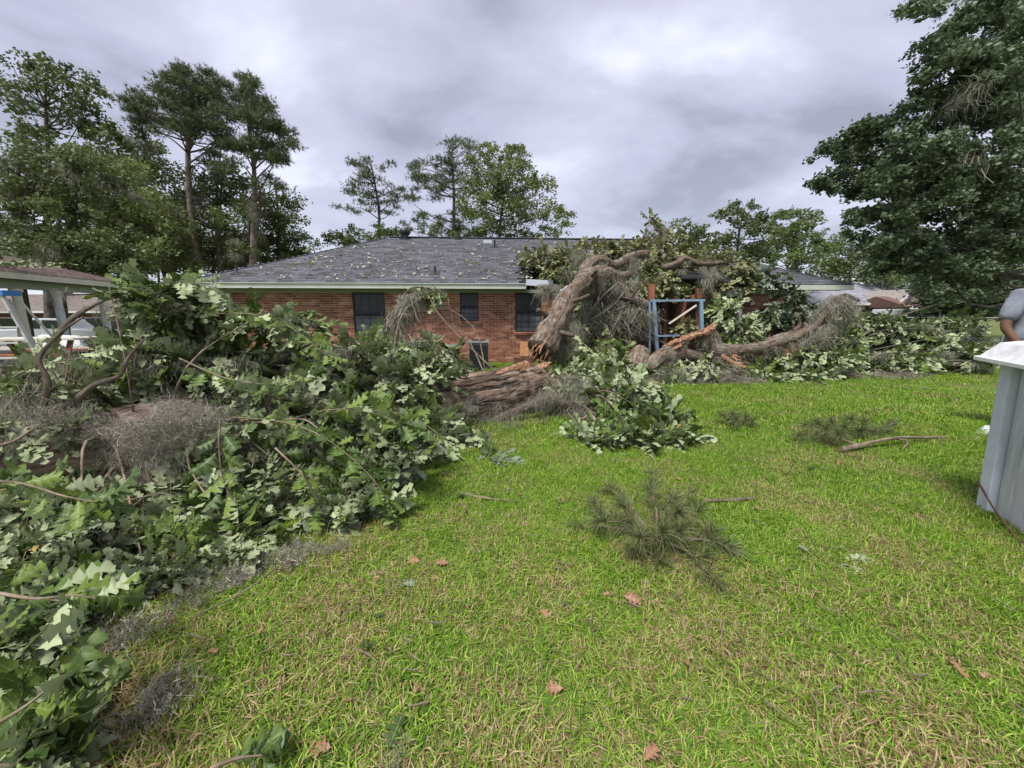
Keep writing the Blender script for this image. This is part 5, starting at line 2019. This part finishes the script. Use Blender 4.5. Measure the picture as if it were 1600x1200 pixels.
def vehicle(name, label, cat, c, rz, prof, wid, glass, wheels):
    e_ = empty(name, c, rz, label, cat)
    n = len(prof)
    V = [(x, -wid / 2, z) for x, z in prof] + [(x, wid / 2, z) for x, z in prof]
    me = bpy.data.meshes.new('body')
    F = [tuple(range(n))[::-1], tuple(range(n, 2 * n))] + [(i, (i + 1) % n, n + (i + 1) % n, n + i) for i in range(n)]
    me.from_pydata(V, [], F)
    me.materials.append(M_car)
    o = bpy.data.objects.new('body', me)
    link(o, e_)
    md = o.modifiers.new('b', 'BEVEL')
    md.width = .06
    md.segments = 3
    for g4 in glass:
        k = len(g4)
        for s in (-1, 1):
            VV = [(x, s * (wid / 2 + .006), z) for x, z in g4] + [(x, s * (wid / 2 - .05), z) for x, z in g4]
            FF = [tuple(range(k)) if s > 0 else tuple(range(k))[::-1]] + [(i, (i + 1) % k, k + (i + 1) % k, k + i) for i in range(k)]
            m2 = bpy.data.meshes.new('window')
            m2.from_pydata(VV, [], FF)
            m2.materials.append(M_glass)
            link(bpy.data.objects.new('window', m2), e_)
    for x in wheels:
        for s in (-1, 1):
            w = Geo().tube([(x, s * (wid / 2 - .2), .36), (x, s * (wid / 2 + .01), .36)], .36, 20).obj('wheel', M_tyre, e_)
            Geo().tube([(x, s * (wid / 2 + .005), .36), (x, s * (wid / 2 + .02), .36)], .2, 14).obj('rim', M_rim, w)
    for s in (-1, 1):
        Geo().box((prof[0][0] + .02, s * (wid / 2 - .25), .85), (.08, .3, .18)).obj('headlight', M_alu, e_)
    return e_


p = W(1447, 505, 22)
vehicle('parked_van', 'white van with dark windows parked behind the right branch heap', 'van', (p.x, p.y, 0), rad(172), [(-2.3, .4), (-2.35, .95), (-1.4, 1.12), (-.7, 1.72), (2.2, 1.76), (2.35, .95), (2.3, .4)], 1.85,
        [[(-1.1, 1.12), (-.62, 1.62), (.1, 1.64), (.1, 1.12)], [(.22, 1.12), (.22, 1.64), (1.0, 1.65), (1.0, 1.12)], [(1.12, 1.12), (1.12, 1.65), (2.0, 1.65), (2.15, 1.12)]], (-1.4, 1.4))
# chain-link fence
p0, p1 = W(1395, 497.5, 19.5), W(1640, 496.5, 17.5)
fe = empty('chain_link_fence', (p0.x, p0.y, 0), 0, 'chain link fence with a galvanised top rail along the right boundary', 'fence')
q1 = Vector((p1.x - p0.x, p1.y - p0.y, 0))
FH = 1.31
Geo().tube([(0, 0, FH), q1 + Vector((0, 0, FH))], .03, 8).obj('top_rail', M_galv, fe)
L_ = q1.length
for i in range(5):
    a = q1 * (i / 4)
    Geo().tube([a, a + Vector((0, 0, FH + .04))], .03, 8).obj('post', M_galv, fe)
wi = Geo()
du_ = q1.normalized()
n_ = int(L_ / .16)
for i in range(n_):
    for s in (-1, 1):
        a = du_ * (i * .16)
        b = a + du_ * (s * FH) + Vector((0, 0, FH))
        a0 = a.copy()
        if 0 <= b.dot(du_) <= L_:
            wi.beam(a0, b, .006, .006)
wi.obj('chain_link_mesh', M_galv, fe, kind='stuff')

# ------------------------------------------------------------------ left: porch, ladder, truck, neighbour
po = empty('porch', (-15.0, 12, 0), 0, 'open porch with brown shingle roof and white round columns at the left edge', 'porch')
po_off = Vector(po.location)
E0, E1 = W(-120, 414, 9.0), W(214, 446, 15.6)
E0.z = E1.z = 2.62
axis = (E1 - E0).normalized()
inn = Vector((-axis.y, axis.x, 0))
if inn.x > 0:
    inn = -inn
E0 = E1 - axis * 10.5
Wd, Rs = 4.4, 1.3
ed = 2.6
c0, c1, c2, c3 = E0, E1, E1 + inn * Wd * 2, E0 + inn * Wd * 2
r0_, r1_ = E0 + inn * Wd + axis * 0 + Vector((0, 0, Rs)), E1 + inn * Wd - axis * ed + Vector((0, 0, Rs))
g = Geo()
V = [c0, c1, c2, c3, r0_, r1_]
V = [v - po_off for v in V]
g.add(V, [(0, 4, 5, 1), (1, 5, 2), (2, 5, 4, 3), (0, 3, 4)])
V2 = [Vector(v) + Vector((0, 0, -.04)) for v in V]
g.add(V2, [(0, 1, 5, 4), (1, 2, 5), (2, 3, 4, 5), (0, 4, 3)])
pr_ = g.obj('roof', M_bshingle, po)
cg = Geo()
nr = 26
for i in range(nr):
    t0 = i / nr
    a = E0 + (r0_ - E0) * t0 - po_off
    b = E1 + (r1_ - E1) * t0 - po_off
    n = 34
    for j in range(n):
        p_, q_ = a.lerp(b, j / n), a.lerp(b, (j + .97) / n)
        cg.beam(p_ + Vector((0, 0, .02)) + inn * .08, q_ + Vector((0, 0, .02)) + inn * .08, .19, R.uniform(.012, .025))
cg.obj('shingle_courses', M_bshingle, pr_, kind='stuff')
Geo().beam(E0 + Vector((0, 0, -.09)) - po_off, E1 + Vector((0, 0, -.09)) - po_off, .03, .17).obj('fascia', M_cream, po)
Geo().beam(E0 + Vector((0, 0, -.30)) + inn * .35 - po_off, E1 + Vector((0, 0, -.30)) + inn * .35 - axis * .3 - po_off, .16, .24).obj('beam', M_frieze, po)
Geo().beam(E1 + Vector((0, 0, -.10)) - po_off, c2 + Vector((0, 0, -.10)) - po_off, .03, .17).obj('fascia', M_cream, po)
V = [E0 - po_off + Vector((0, 0, -.2)), E1 - po_off + Vector((0, 0, -.2)), c2 - po_off + Vector((0, 0, -.2)), c3 - po_off + Vector((0, 0, -.2))]
Geo().add(V + [Vector(v) + Vector((0, 0, .02)) for v in V], [(3, 2, 1, 0), (4, 5, 6, 7)]).obj('ceiling', M_frieze, po)
for px in (28, 90, 160, 193):
    # where the sight line of this column crosses the beam line
    d = ray(px, 470)
    A2 = E0 + inn * .35
    t = (A2.x * axis.y - A2.y * axis.x) / (d.x * axis.y - d.y * axis.x)
    q = Vector((d.x * t, d.y * t, 0)) - po_off
    col_ = Geo()
    zs = [0, .1, .11, 2.0, 2.1, 2.11, 2.2]
    rs = [.16, .16, .115, .10, .10, .14, .14]
    col_.tube([q + Vector((0, 0, z_)) for z_ in zs], rs, 20)
    if px != 193:
        col_.obj('column', M_colp if px != 28 else M_cream, po, smooth=False)
    # a far row
    if px in (28, 160):
        q2 = q + inn * 5.5
        Geo().tube([q2, q2 + Vector((0, 0, 2.3))], .1, 14).obj('column', M_cream, po)
sl_ = Geo().box((-3, 0, .04), (9, 10, .08)).obj('porch_slab', M_conc, po)
sprig_c = W(22, 406, 11)
g = Geo()
for i in range(26):
    g.stamp(SP_LO[R.randint(len(SP_HI) - 1)], [frame((R.uniform(-.9, .9), R.uniform(-.6, .6), R.uniform(0, .12)), (R.normal(), R.normal(), .1), (0, 0, 1), .6)])
o = g.obj('leafy_branch', [M_oak, M_twig], label='leafy green branch lying on the brown porch roof', cat='branch')
o.location = sprig_c + Vector((0, 0, -.12))

# stepladder
lp = W(-7, 470, 6.9)
ld = empty('stepladder', (lp.x, lp.y, 0), rad(8), 'pale stepladder with a blue top cap standing left of the fallen leaves', 'ladder')
HL = 1.86
for s in (-1, 1):
    Geo().beam((s * .14, 0, HL - .05), (s * .14 - .22, -.03, 0), .06, .03).obj('rail', M_alu, ld) if s < 0 else Geo().beam((.12, 0, HL - .05), (.62, .05, .0), .06, .035).obj('rail', M_alu, ld)
Geo().beam((-.05, .25, HL - .1), (-.15, .95, 0), .04, .03).obj('rear_leg', M_alu, ld)
Geo().beam((.12, .25, HL - .1), (.5, .95, 0), .04, .03).obj('rear_leg', M_alu, ld)
for i in range(6):
    t = (i + 1) / 6.6
    xa_, xb_ = -.14 - .22 * t, .12 + .5 * t
    Geo().box(((xa_ + xb_) / 2, 0.0, (HL - .05) * (1 - t)), (xb_ - xa_, .08, .03)).obj('step', M_alu, ld)
Geo().box((0, .1, HL), (.36, .3, .09)).obj('top_cap', M_ladblue, ld)

# trestle table
tb = empty('picnic_table', (W(60, 530, 8.4).x, 8.4, 0), rad(10), 'weathered picnic table with a pale top beside the stepladder', 'table')
zt_ = W(60, 529, 8.4).z
for i in range(5):
    Geo().box((0, -.3 + i * .15, zt_), (1.9, .14, .04)).obj('plank', M_alu if i % 2 else M_cream, tb)
for s in (-1, 1):
    Geo().box((0, s * .65, zt_ - .3), (1.9, .22, .04)).obj('bench', M_redwood, tb)
    for t in (-1, 1):
        Geo().beam((s * .75, t * .2, zt_ - .03), (s * .75, t * .6, 0), .09, .04).obj('leg', M_dkwood, tb)
# white garden stool / post pieces
g = W(100, 555, 9.5)
wp = empty('wheelbarrow', (g.x, g.y, 0), rad(40), 'upturned white wheelbarrow tray half hidden behind the leaves by the column', 'wheelbarrow')
V = [(-.4, -.3, .75), (.4, -.3, .7), (.4, .3, .7), (-.4, .3, .75), (-.3, -.2, 1.0), (.3, -.2, .95), (.3, .2, .95), (-.3, .2, 1.0)]
Geo().add(V, [(0, 1, 2, 3), (7, 6, 5, 4), (0, 4, 5, 1), (1, 5, 6, 2), (2, 6, 7, 3), (3, 7, 4, 0)]).obj('tray', M_white, wp)
for s in (-1, 1):
    Geo().beam((-.9, s * .25, .6), (.6, s * .12, .5), .04, .04).obj('handle', M_dkwood, wp)
    Geo().beam((-.3, s * .22, .7), (-.3, s * .25, 0), .04, .04).obj('leg', M_dkwood, wp)
Geo().tube([(.62, -.04, .2), (.62, .04, .2)], .2, 16).obj('wheel', M_tyre, wp)

p = W(85, 515, 24)
vehicle('pickup_truck', 'white crew cab pickup truck parked beyond the porch columns', 'truck', (p.x, p.y, -.55), rad(196), [(-2.8, .5), (-2.85, 1.0), (-1.5, 1.15), (-.9, 1.75), (.9, 1.78), (1.05, 1.15), (2.8, 1.12), (2.8, .5)], 1.95,
        [[(-1.2, 1.18), (-.8, 1.66), (-.15, 1.68), (-.15, 1.18)], [(-.02, 1.18), (-.02, 1.68), (.72, 1.68), (.86, 1.18)]], (-1.9, 1.8))
p = W(120, 480, 36)
simple_house('house', 'long brown roofed neighbouring house seen through the porch', (p.x, p.y, -.55), 26, 9, 2.25, 1.5, rad(14), M_shadewall, M_nroof, True, ((-6, 1.2, 3.0, 1.0), (-1, 1.2, 2.2, 1.0), (5, 1.2, 3.0, 1.0), (10, 1.2, 1.8, 1.0)))

# ------------------------------------------------------------------ standing trees
def leaf_cloud(g, c, r, n, size, flat=.7, sub_n=7, droop=0.0):
    subs = [Vector(c) + Vector((R.normal(), R.normal(), R.normal() * flat)) * r * .5 for _ in range(sub_n)]
    ci = R.randint(0, sub_n, n)
    S_ = np.array([tuple(s) for s in subs])[ci]
    P = S_ + R.normal(size=(n, 3)) * r * .27 * np.array([1, 1, flat])
    u = R.normal(size=(n, 3))
    u[:, 2] *= .6
    u /= np.linalg.norm(u, axis=1)[:, None]
    w = R.normal(size=(n, 3))
    w -= (w * u).sum(1)[:, None] * u
    w /= np.linalg.norm(w, axis=1)[:, None]
    s = size * R.uniform(.6, 1.3, n)[:, None]
    A0, A1, A2, A3 = P - u * s * .5, P + w * s * .3, P + u * s * .5, P - w * s * .3
    V = np.stack([A0, A1, A2, A3], 1).reshape(-1, 3)
    F = np.arange(4 * n).reshape(-1, 4)
    cr_ = R.rand() * .5
    rr = np.clip(cr_ + R.rand(n) * .5, 0, 1)
    A = np.zeros((4 * n, 3))
    A[:, 2] = np.repeat(rr, 4)
    A[:, 0] = 1
    g.add(V, F, 0, A)


def needle_cloud(g, c, r, n, size, flat=.45):
    """tufts of needles, each a small burst pointing up and out"""
    T = R.normal(size=(n, 3)) * np.array([1, 1, flat]) * r * .5 + np.array(c)
    k = 9
    base = np.repeat(T, k, 0)
    out = T - np.array(c) + np.array([0, 0, r * .5])
    out /= np.linalg.norm(out, axis=1)[:, None] + 1e-6
    d = R.normal(size=(n * k, 3)) * .65 + np.repeat(out, k, 0) * .9
    d /= np.linalg.norm(d, axis=1)[:, None]
    w = R.normal(size=(n * k, 3))
    w -= (w * d).sum(1)[:, None] * d
    w /= np.linalg.norm(w, axis=1)[:, None]
    L = size * R.uniform(.7, 1.2, (n * k, 1))
    V = np.stack([base - w * L * .055, base + w * L * .07, base + d * L], 1).reshape(-1, 3)
    F = np.hstack([np.arange(3 * n * k).reshape(-1, 3), -np.ones((n * k, 1), int)])
    A = np.zeros((len(V), 3))
    A[:, 2] = np.repeat(np.clip(R.rand() * .4 + R.rand(n) * .6, 0, 1), 3 * k)
    g.add(V, F, 0, A)


def tree(name, label, px, y, top, ells, mat, bark, leafs=.2, per=110, tr0=.25, kind='leaf', group=None, dj=1.6, base_py=None, moss=0, flat=.7, clr=1.0, trunk_x=None, limbp=.6, dens=1.6):
    """ells: (px, py, rx, ry, n clumps) masses of the crown, measured on the photograph"""
    b = W(px, 480, y)
    e_ = empty(name, (b.x, b.y, 0), 0, label, 'tree', group)
    off = Vector((b.x, b.y, 0))
    tp_ = W(px if trunk_x is None else trunk_x, top, y) - off
    bend = Vector((R.normal() * .25, R.normal() * .3, 0))
    TP = spline([Vector((0, 0, -.1)), Vector((tp_.x * .3, 0, tp_.z * .35)) + bend * .5, Vector((tp_.x * .7, 0, tp_.z * .7)) + bend, tp_], 24)
    tg = Geo().tube(TP, list(np.linspace(tr0, tr0 * .22, 24)), 12, 0, bump=.08, seed=R.randint(999))
    cg_, lg, mg = Geo(), Geo(), Geo()
    for (ex, ey, rx, ry, n) in ells:
        for _ in range(int(n * dens)):
            a, q = R.rand() * 6.283, math.sqrt(R.rand())
            cx_, cy2 = ex + rx * q * math.cos(a), ey + ry * q * math.sin(a)
            c = W(cx_, cy2, y + R.normal() * dj) - off
            k = mpp(c + off)
            r_ = max(.35, min(rx, ry) * k * R.uniform(.28, .5)) * clr
            if kind == 'leaf':
                leaf_cloud(cg_, c, r_ * 1.25, per, leafs * .85, flat)
            else:
                needle_cloud(cg_, c, r_ * 1.15, max(per // 6, 6), leafs * .72)
            # limb to the clump
            if R.rand() > limbp:
                continue
            zt = max(.25 * tp_.z, min(c.z - R.uniform(.1, .5) * (c - TP[12]).to_2d().length, tp_.z * .97))
            s = min(TP, key=lambda v: abs(v.z - zt))
            mid = s.lerp(c, .55) + Vector((0, 0, (-.10 if kind == 'leaf' else .02) * (c - s).length)) + rv() * .12 * (c - s).length
            lg.tube(spline([s, mid, c], 8), list(np.linspace(tr0 * .2, .012, 8)), 5, 0, bump=.1, cap=False)
            if moss and R.rand() < moss:
                for _k in range(3):
                    hang(mg, c + rv() * r_ * .8, R.uniform(.9, 1.8), BEARDW)
    tg.obj('trunk', bark, e_, smooth=True)
    if lg.n:
        lg.obj('branchwork', bark, e_, kind='stuff')
    cg_.obj('crown', mat, e_, kind='stuff')
    if mg.n:
        mg.obj('moss', M_mossg, e_, kind='stuff')
    return e_


# left side
tree('oak_tree', 'tall loose crowned oak at the far left above the porch roof', 70, 27, 150, [(40, 130, 55, 40, 12), (110, 150, 50, 45, 14), (150, 200, 35, 30, 8), (40, 220, 45, 30, 8), (120, 250, 40, 25, 5)], M_tree, M_tbark, .26, 110, .3, dj=1.5, clr=.75)
tree('oak_tree', 'broad light green oak behind the porch at the left edge', 30, 21, 250, [(40, 270, 70, 45, 20), (120, 280, 60, 40, 18), (30, 340, 60, 40, 14), (130, 350, 60, 35, 12)], M_tree, M_tbark, .22, 170, .3, moss=.35)
tree('oak_tree', 'yellowish green mossy oak left of the tall pines', 190, 23, 260, [(190, 300, 60, 45, 18), (150, 360, 50, 35, 12), (230, 350, 50, 40, 14)], M_treel, M_tbark, .22, 170, .25, moss=.4)
tree('oak_tree', 'dark round topped tree behind the yellowish oak', 215, 29, 240, [(215, 250, 42, 34, 16), (250, 300, 50, 40, 14), (270, 360, 60, 40, 14)], M_tree, M_tbark, .24, 170, .25, moss=.2)
tree('oak_tree', 'low dark oak directly behind the porch roof', 90, 19, 345, [(60, 390, 60, 30, 18), (130, 395, 60, 30, 20), (190, 400, 45, 35, 14)], M_tree, M_tbark, .18, 220, .22, moss=.2, dj=1.0)
tree('pine_tree', 'tallest pine with a broad dark crown left of the house', 312, 25, 120, [(300, 135, 48, 28, 20), (245, 160, 55, 22, 14), (250, 195, 45, 16, 8), (300, 185, 50, 30, 14), (345, 170, 30, 40, 12), (330, 225, 30, 18, 5)], M_needle, M_pbark, .34, 330, .27, 'needle', dj=1.3, trunk_x=300)
tree('pine_tree', 'leaning second pine with its crown swept right', 390, 24, 150, [(385, 150, 30, 26, 10), (405, 185, 35, 22, 10), (425, 215, 40, 16, 8), (435, 245, 25, 14, 4), (400, 240, 40, 22, 7), (425, 285, 28, 10, 3), (360, 250, 25, 30, 6)], M_needle, M_pbark, .34, 330, .25, 'needle', dj=1.2, trunk_x=382)
tree('pine_tree', 'slender pine trunk with a thin crown between the two big pines', 345, 29, 230, [(345, 255, 30, 25, 6), (340, 300, 40, 25, 8)], M_needle, M_pbark, .34, 300, .2, 'needle')
tree('oak_tree', 'mossy brownish oak under the tall pines', 350, 27, 260, [(340, 300, 50, 40, 14), (370, 350, 40, 35, 12), (290, 340, 35, 50, 10)], M_tree, M_tbark, .22, 150, .2, moss=.5)
tree('oak_tree', 'rounded green tree at the left end of the house roof', 430, 30, 280, [(430, 330, 42, 32, 18), (450, 370, 25, 25, 8), (400, 370, 40, 25, 9)], M_tree, M_tbark, .22, 170, .22)
tree('oak_tree', 'small faint tree just beyond the left hip of the roof', 488, 38, 378, [(490, 385, 12, 8, 3)], M_treel, M_tbark, .2, 60, .12, dj=.5)
tree('oak_tree', 'low leafy oak filling the gap below the tall pines', 330, 31, 340, [(260, 380, 45, 35, 12), (320, 390, 45, 35, 14), (380, 395, 45, 30, 12), (440, 395, 30, 18, 7)], M_tree, M_tbark, .22, 190, .2, moss=.15)
tree('oak_tree', 'sunlit yellow green oak beside the pine trunks', 265, 25, 330, [(250, 350, 45, 30, 9), (270, 400, 45, 25, 9)], M_treel, M_tbark, .2, 170, .2, moss=.3)
tree('oak_tree', 'distant tree line oak seen between the trunks left of the house', 250, 42, 375, [(150, 400, 120, 28, 20), (300, 405, 100, 26, 22), (420, 400, 60, 22, 14)], M_tree, M_tbark, .32, 200, .2, limbp=.3)
# centre
tree('pine_tree', 'lone round headed pine behind the roof left of centre', 580, 33, 255, [(580, 262, 35, 18, 8), (575, 290, 45, 22, 12), (555, 325, 30, 14, 4), (605, 325, 28, 16, 5), (625, 300, 18, 14, 3)], M_needle, M_tbark, .32, 230, .22, 'needle', dj=1.2)
tree('pine_tree', 'taller pine beside the light green tree behind the roof', 706, 32, 225, [(715, 240, 28, 22, 10), (670, 262, 35, 20, 10), (700, 290, 45, 25, 12), (660, 305, 28, 14, 4), (665, 350, 40, 16, 7), (730, 340, 30, 25, 7)], M_needle, M_tbark, .32, 260, .24, 'needle', dj=1.2)
tree('maple_tree', 'light green spreading tree behind the middle of the roof', 790, 28, 290, [(760, 265, 28, 35, 10), (800, 280, 30, 45, 14), (785, 330, 55, 40, 18), (845, 310, 32, 40, 9), (870, 345, 25, 22, 6), (740, 310, 25, 40, 8), (805, 235, 10, 14, 3)], M_treel, M_tbark, .2, 120, .2, dj=1.6, clr=.8, dens=2.2)
tree('oak_tree', 'low bushy tree peeping over the left roof slope', 545, 29, 350, [(540, 370, 32, 14, 9), (600, 365, 25, 16, 8)], M_tree, M_tbark, .2, 150, .15)
tree('oak_tree', 'low green tree behind the roof turbine', 690, 31, 350, [(700, 365, 50, 14, 10), (790, 368, 60, 12, 10)], M_tree, M_tbark, .2, 130, .15)
# right
tree('oak_tree', 'small tree rising behind the leaf covered roof', 1080, 26, 350, [(1075, 365, 35, 18, 8), (1105, 380, 40, 18, 8)], M_tree, M_tbark, .2, 110, .14, dj=1)
tree('maple_tree', 'airy dark limbed tree right of the crushed roof', 1162, 27, 325, [(1160, 335, 42, 18, 12), (1180, 365, 45, 25, 14), (1130, 385, 35, 22, 9), (1195, 400, 40, 15, 8)], M_tree, M_tbark, .2, 100, .18, dj=1.2, clr=.8)
tree('maple_tree', 'bright green tree between the airy tree and the big dark one', 1250, 30, 330, [(1240, 350, 45, 20, 16), (1265, 380, 40, 25, 14), (1210, 395, 40, 20, 9)], M_treeb, M_tbark, .22, 150, .2)
tree('oak_tree', 'dark green backdrop tree behind the neighbouring houses', 1330, 42, 380, [(1320, 410, 55, 35, 22), (1400, 415, 50, 32, 20), (1270, 415, 40, 20, 9)], M_tree, M_tbark, .3, 150, .25)
tree('oak_tree', 'yellow green small tree above the garage roof', 1375, 33, 420, [(1375, 432, 28, 18, 10), (1415, 440, 25, 20, 9)], M_treeb, M_tbark, .2, 130, .14, dj=.6)
tree('oak_tree', 'dense dark evergreen oak filling the right side behind the fence', 1530, 21, 350, [(1490, 420, 60, 50, 24), (1570, 420, 60, 60, 26), (1540, 350, 70, 40, 18), (1500, 470, 45, 18, 12), (1600, 480, 60, 22, 12)], M_treed, M_tbark, .2, 260, .28, moss=.08, limbp=.15)
tree('oak_tree', 'low dark shrubby oak along the far side of the fence', 1480, 22.5, 440, [(1475, 465, 35, 22, 14), (1540, 470, 50, 20, 16), (1610, 470, 45, 25, 12)], M_treed, M_tbark, .2, 220, .16, limbp=.15)
tree('sweetgum_tree', 'huge dark leaved tree with hanging moss leaning in from the right edge', 1690, 12.5, 60,
     [(1545, 60, 60, 60, 34), (1500, 150, 85, 50, 34), (1590, 170, 60, 70, 26), (1420, 220, 90, 40, 30), (1350, 235, 60, 30, 14), (1330, 285, 60, 25, 16), (1430, 295, 90, 30, 26), (1530, 270, 80, 50, 30), (1400, 350, 75, 35, 26), (1372, 400, 36, 26, 12), (1460, 390, 65, 35, 18), (1560, 370, 60, 50, 18), (1600, 330, 60, 60, 22), (1540, 410, 70, 35, 18), (1470, 60, 25, 40, 6), (1450, 8, 20, 10, 4), (1600, 20, 60, 40, 10)],
     M_treed, M_tbark, .145, 300, .3, moss=.2, dj=1.1, clr=.72, limbp=.06, dens=1.05)

# leafy tip reaching in at the left edge
c = W(2, 388, 2.4)
e_ = empty('oak_twig', c, 0, 'yellow tipped leafy twig reaching in at the left edge above the porch', 'twig')
Geo().tube([(-.35, 0, -.1), (-.1, .02, 0), (.0, 0, 0)], [.006, .004, .002], 5).obj('stem', M_twig, e_)
for i in range(7):
    g = Geo()
    g.stamp(leaf_hi[R.randint(4)], [frame((-.02 * i, 0, 0), (R.uniform(.2, 1) if i < 3 else -.3, R.normal() * .5, R.normal() * .4 - .1), rv() * .4 + Vector((0, 0, 1)), .085)], [R.rand()])
    g.obj('leaf', M_oak, e_, smooth=True)
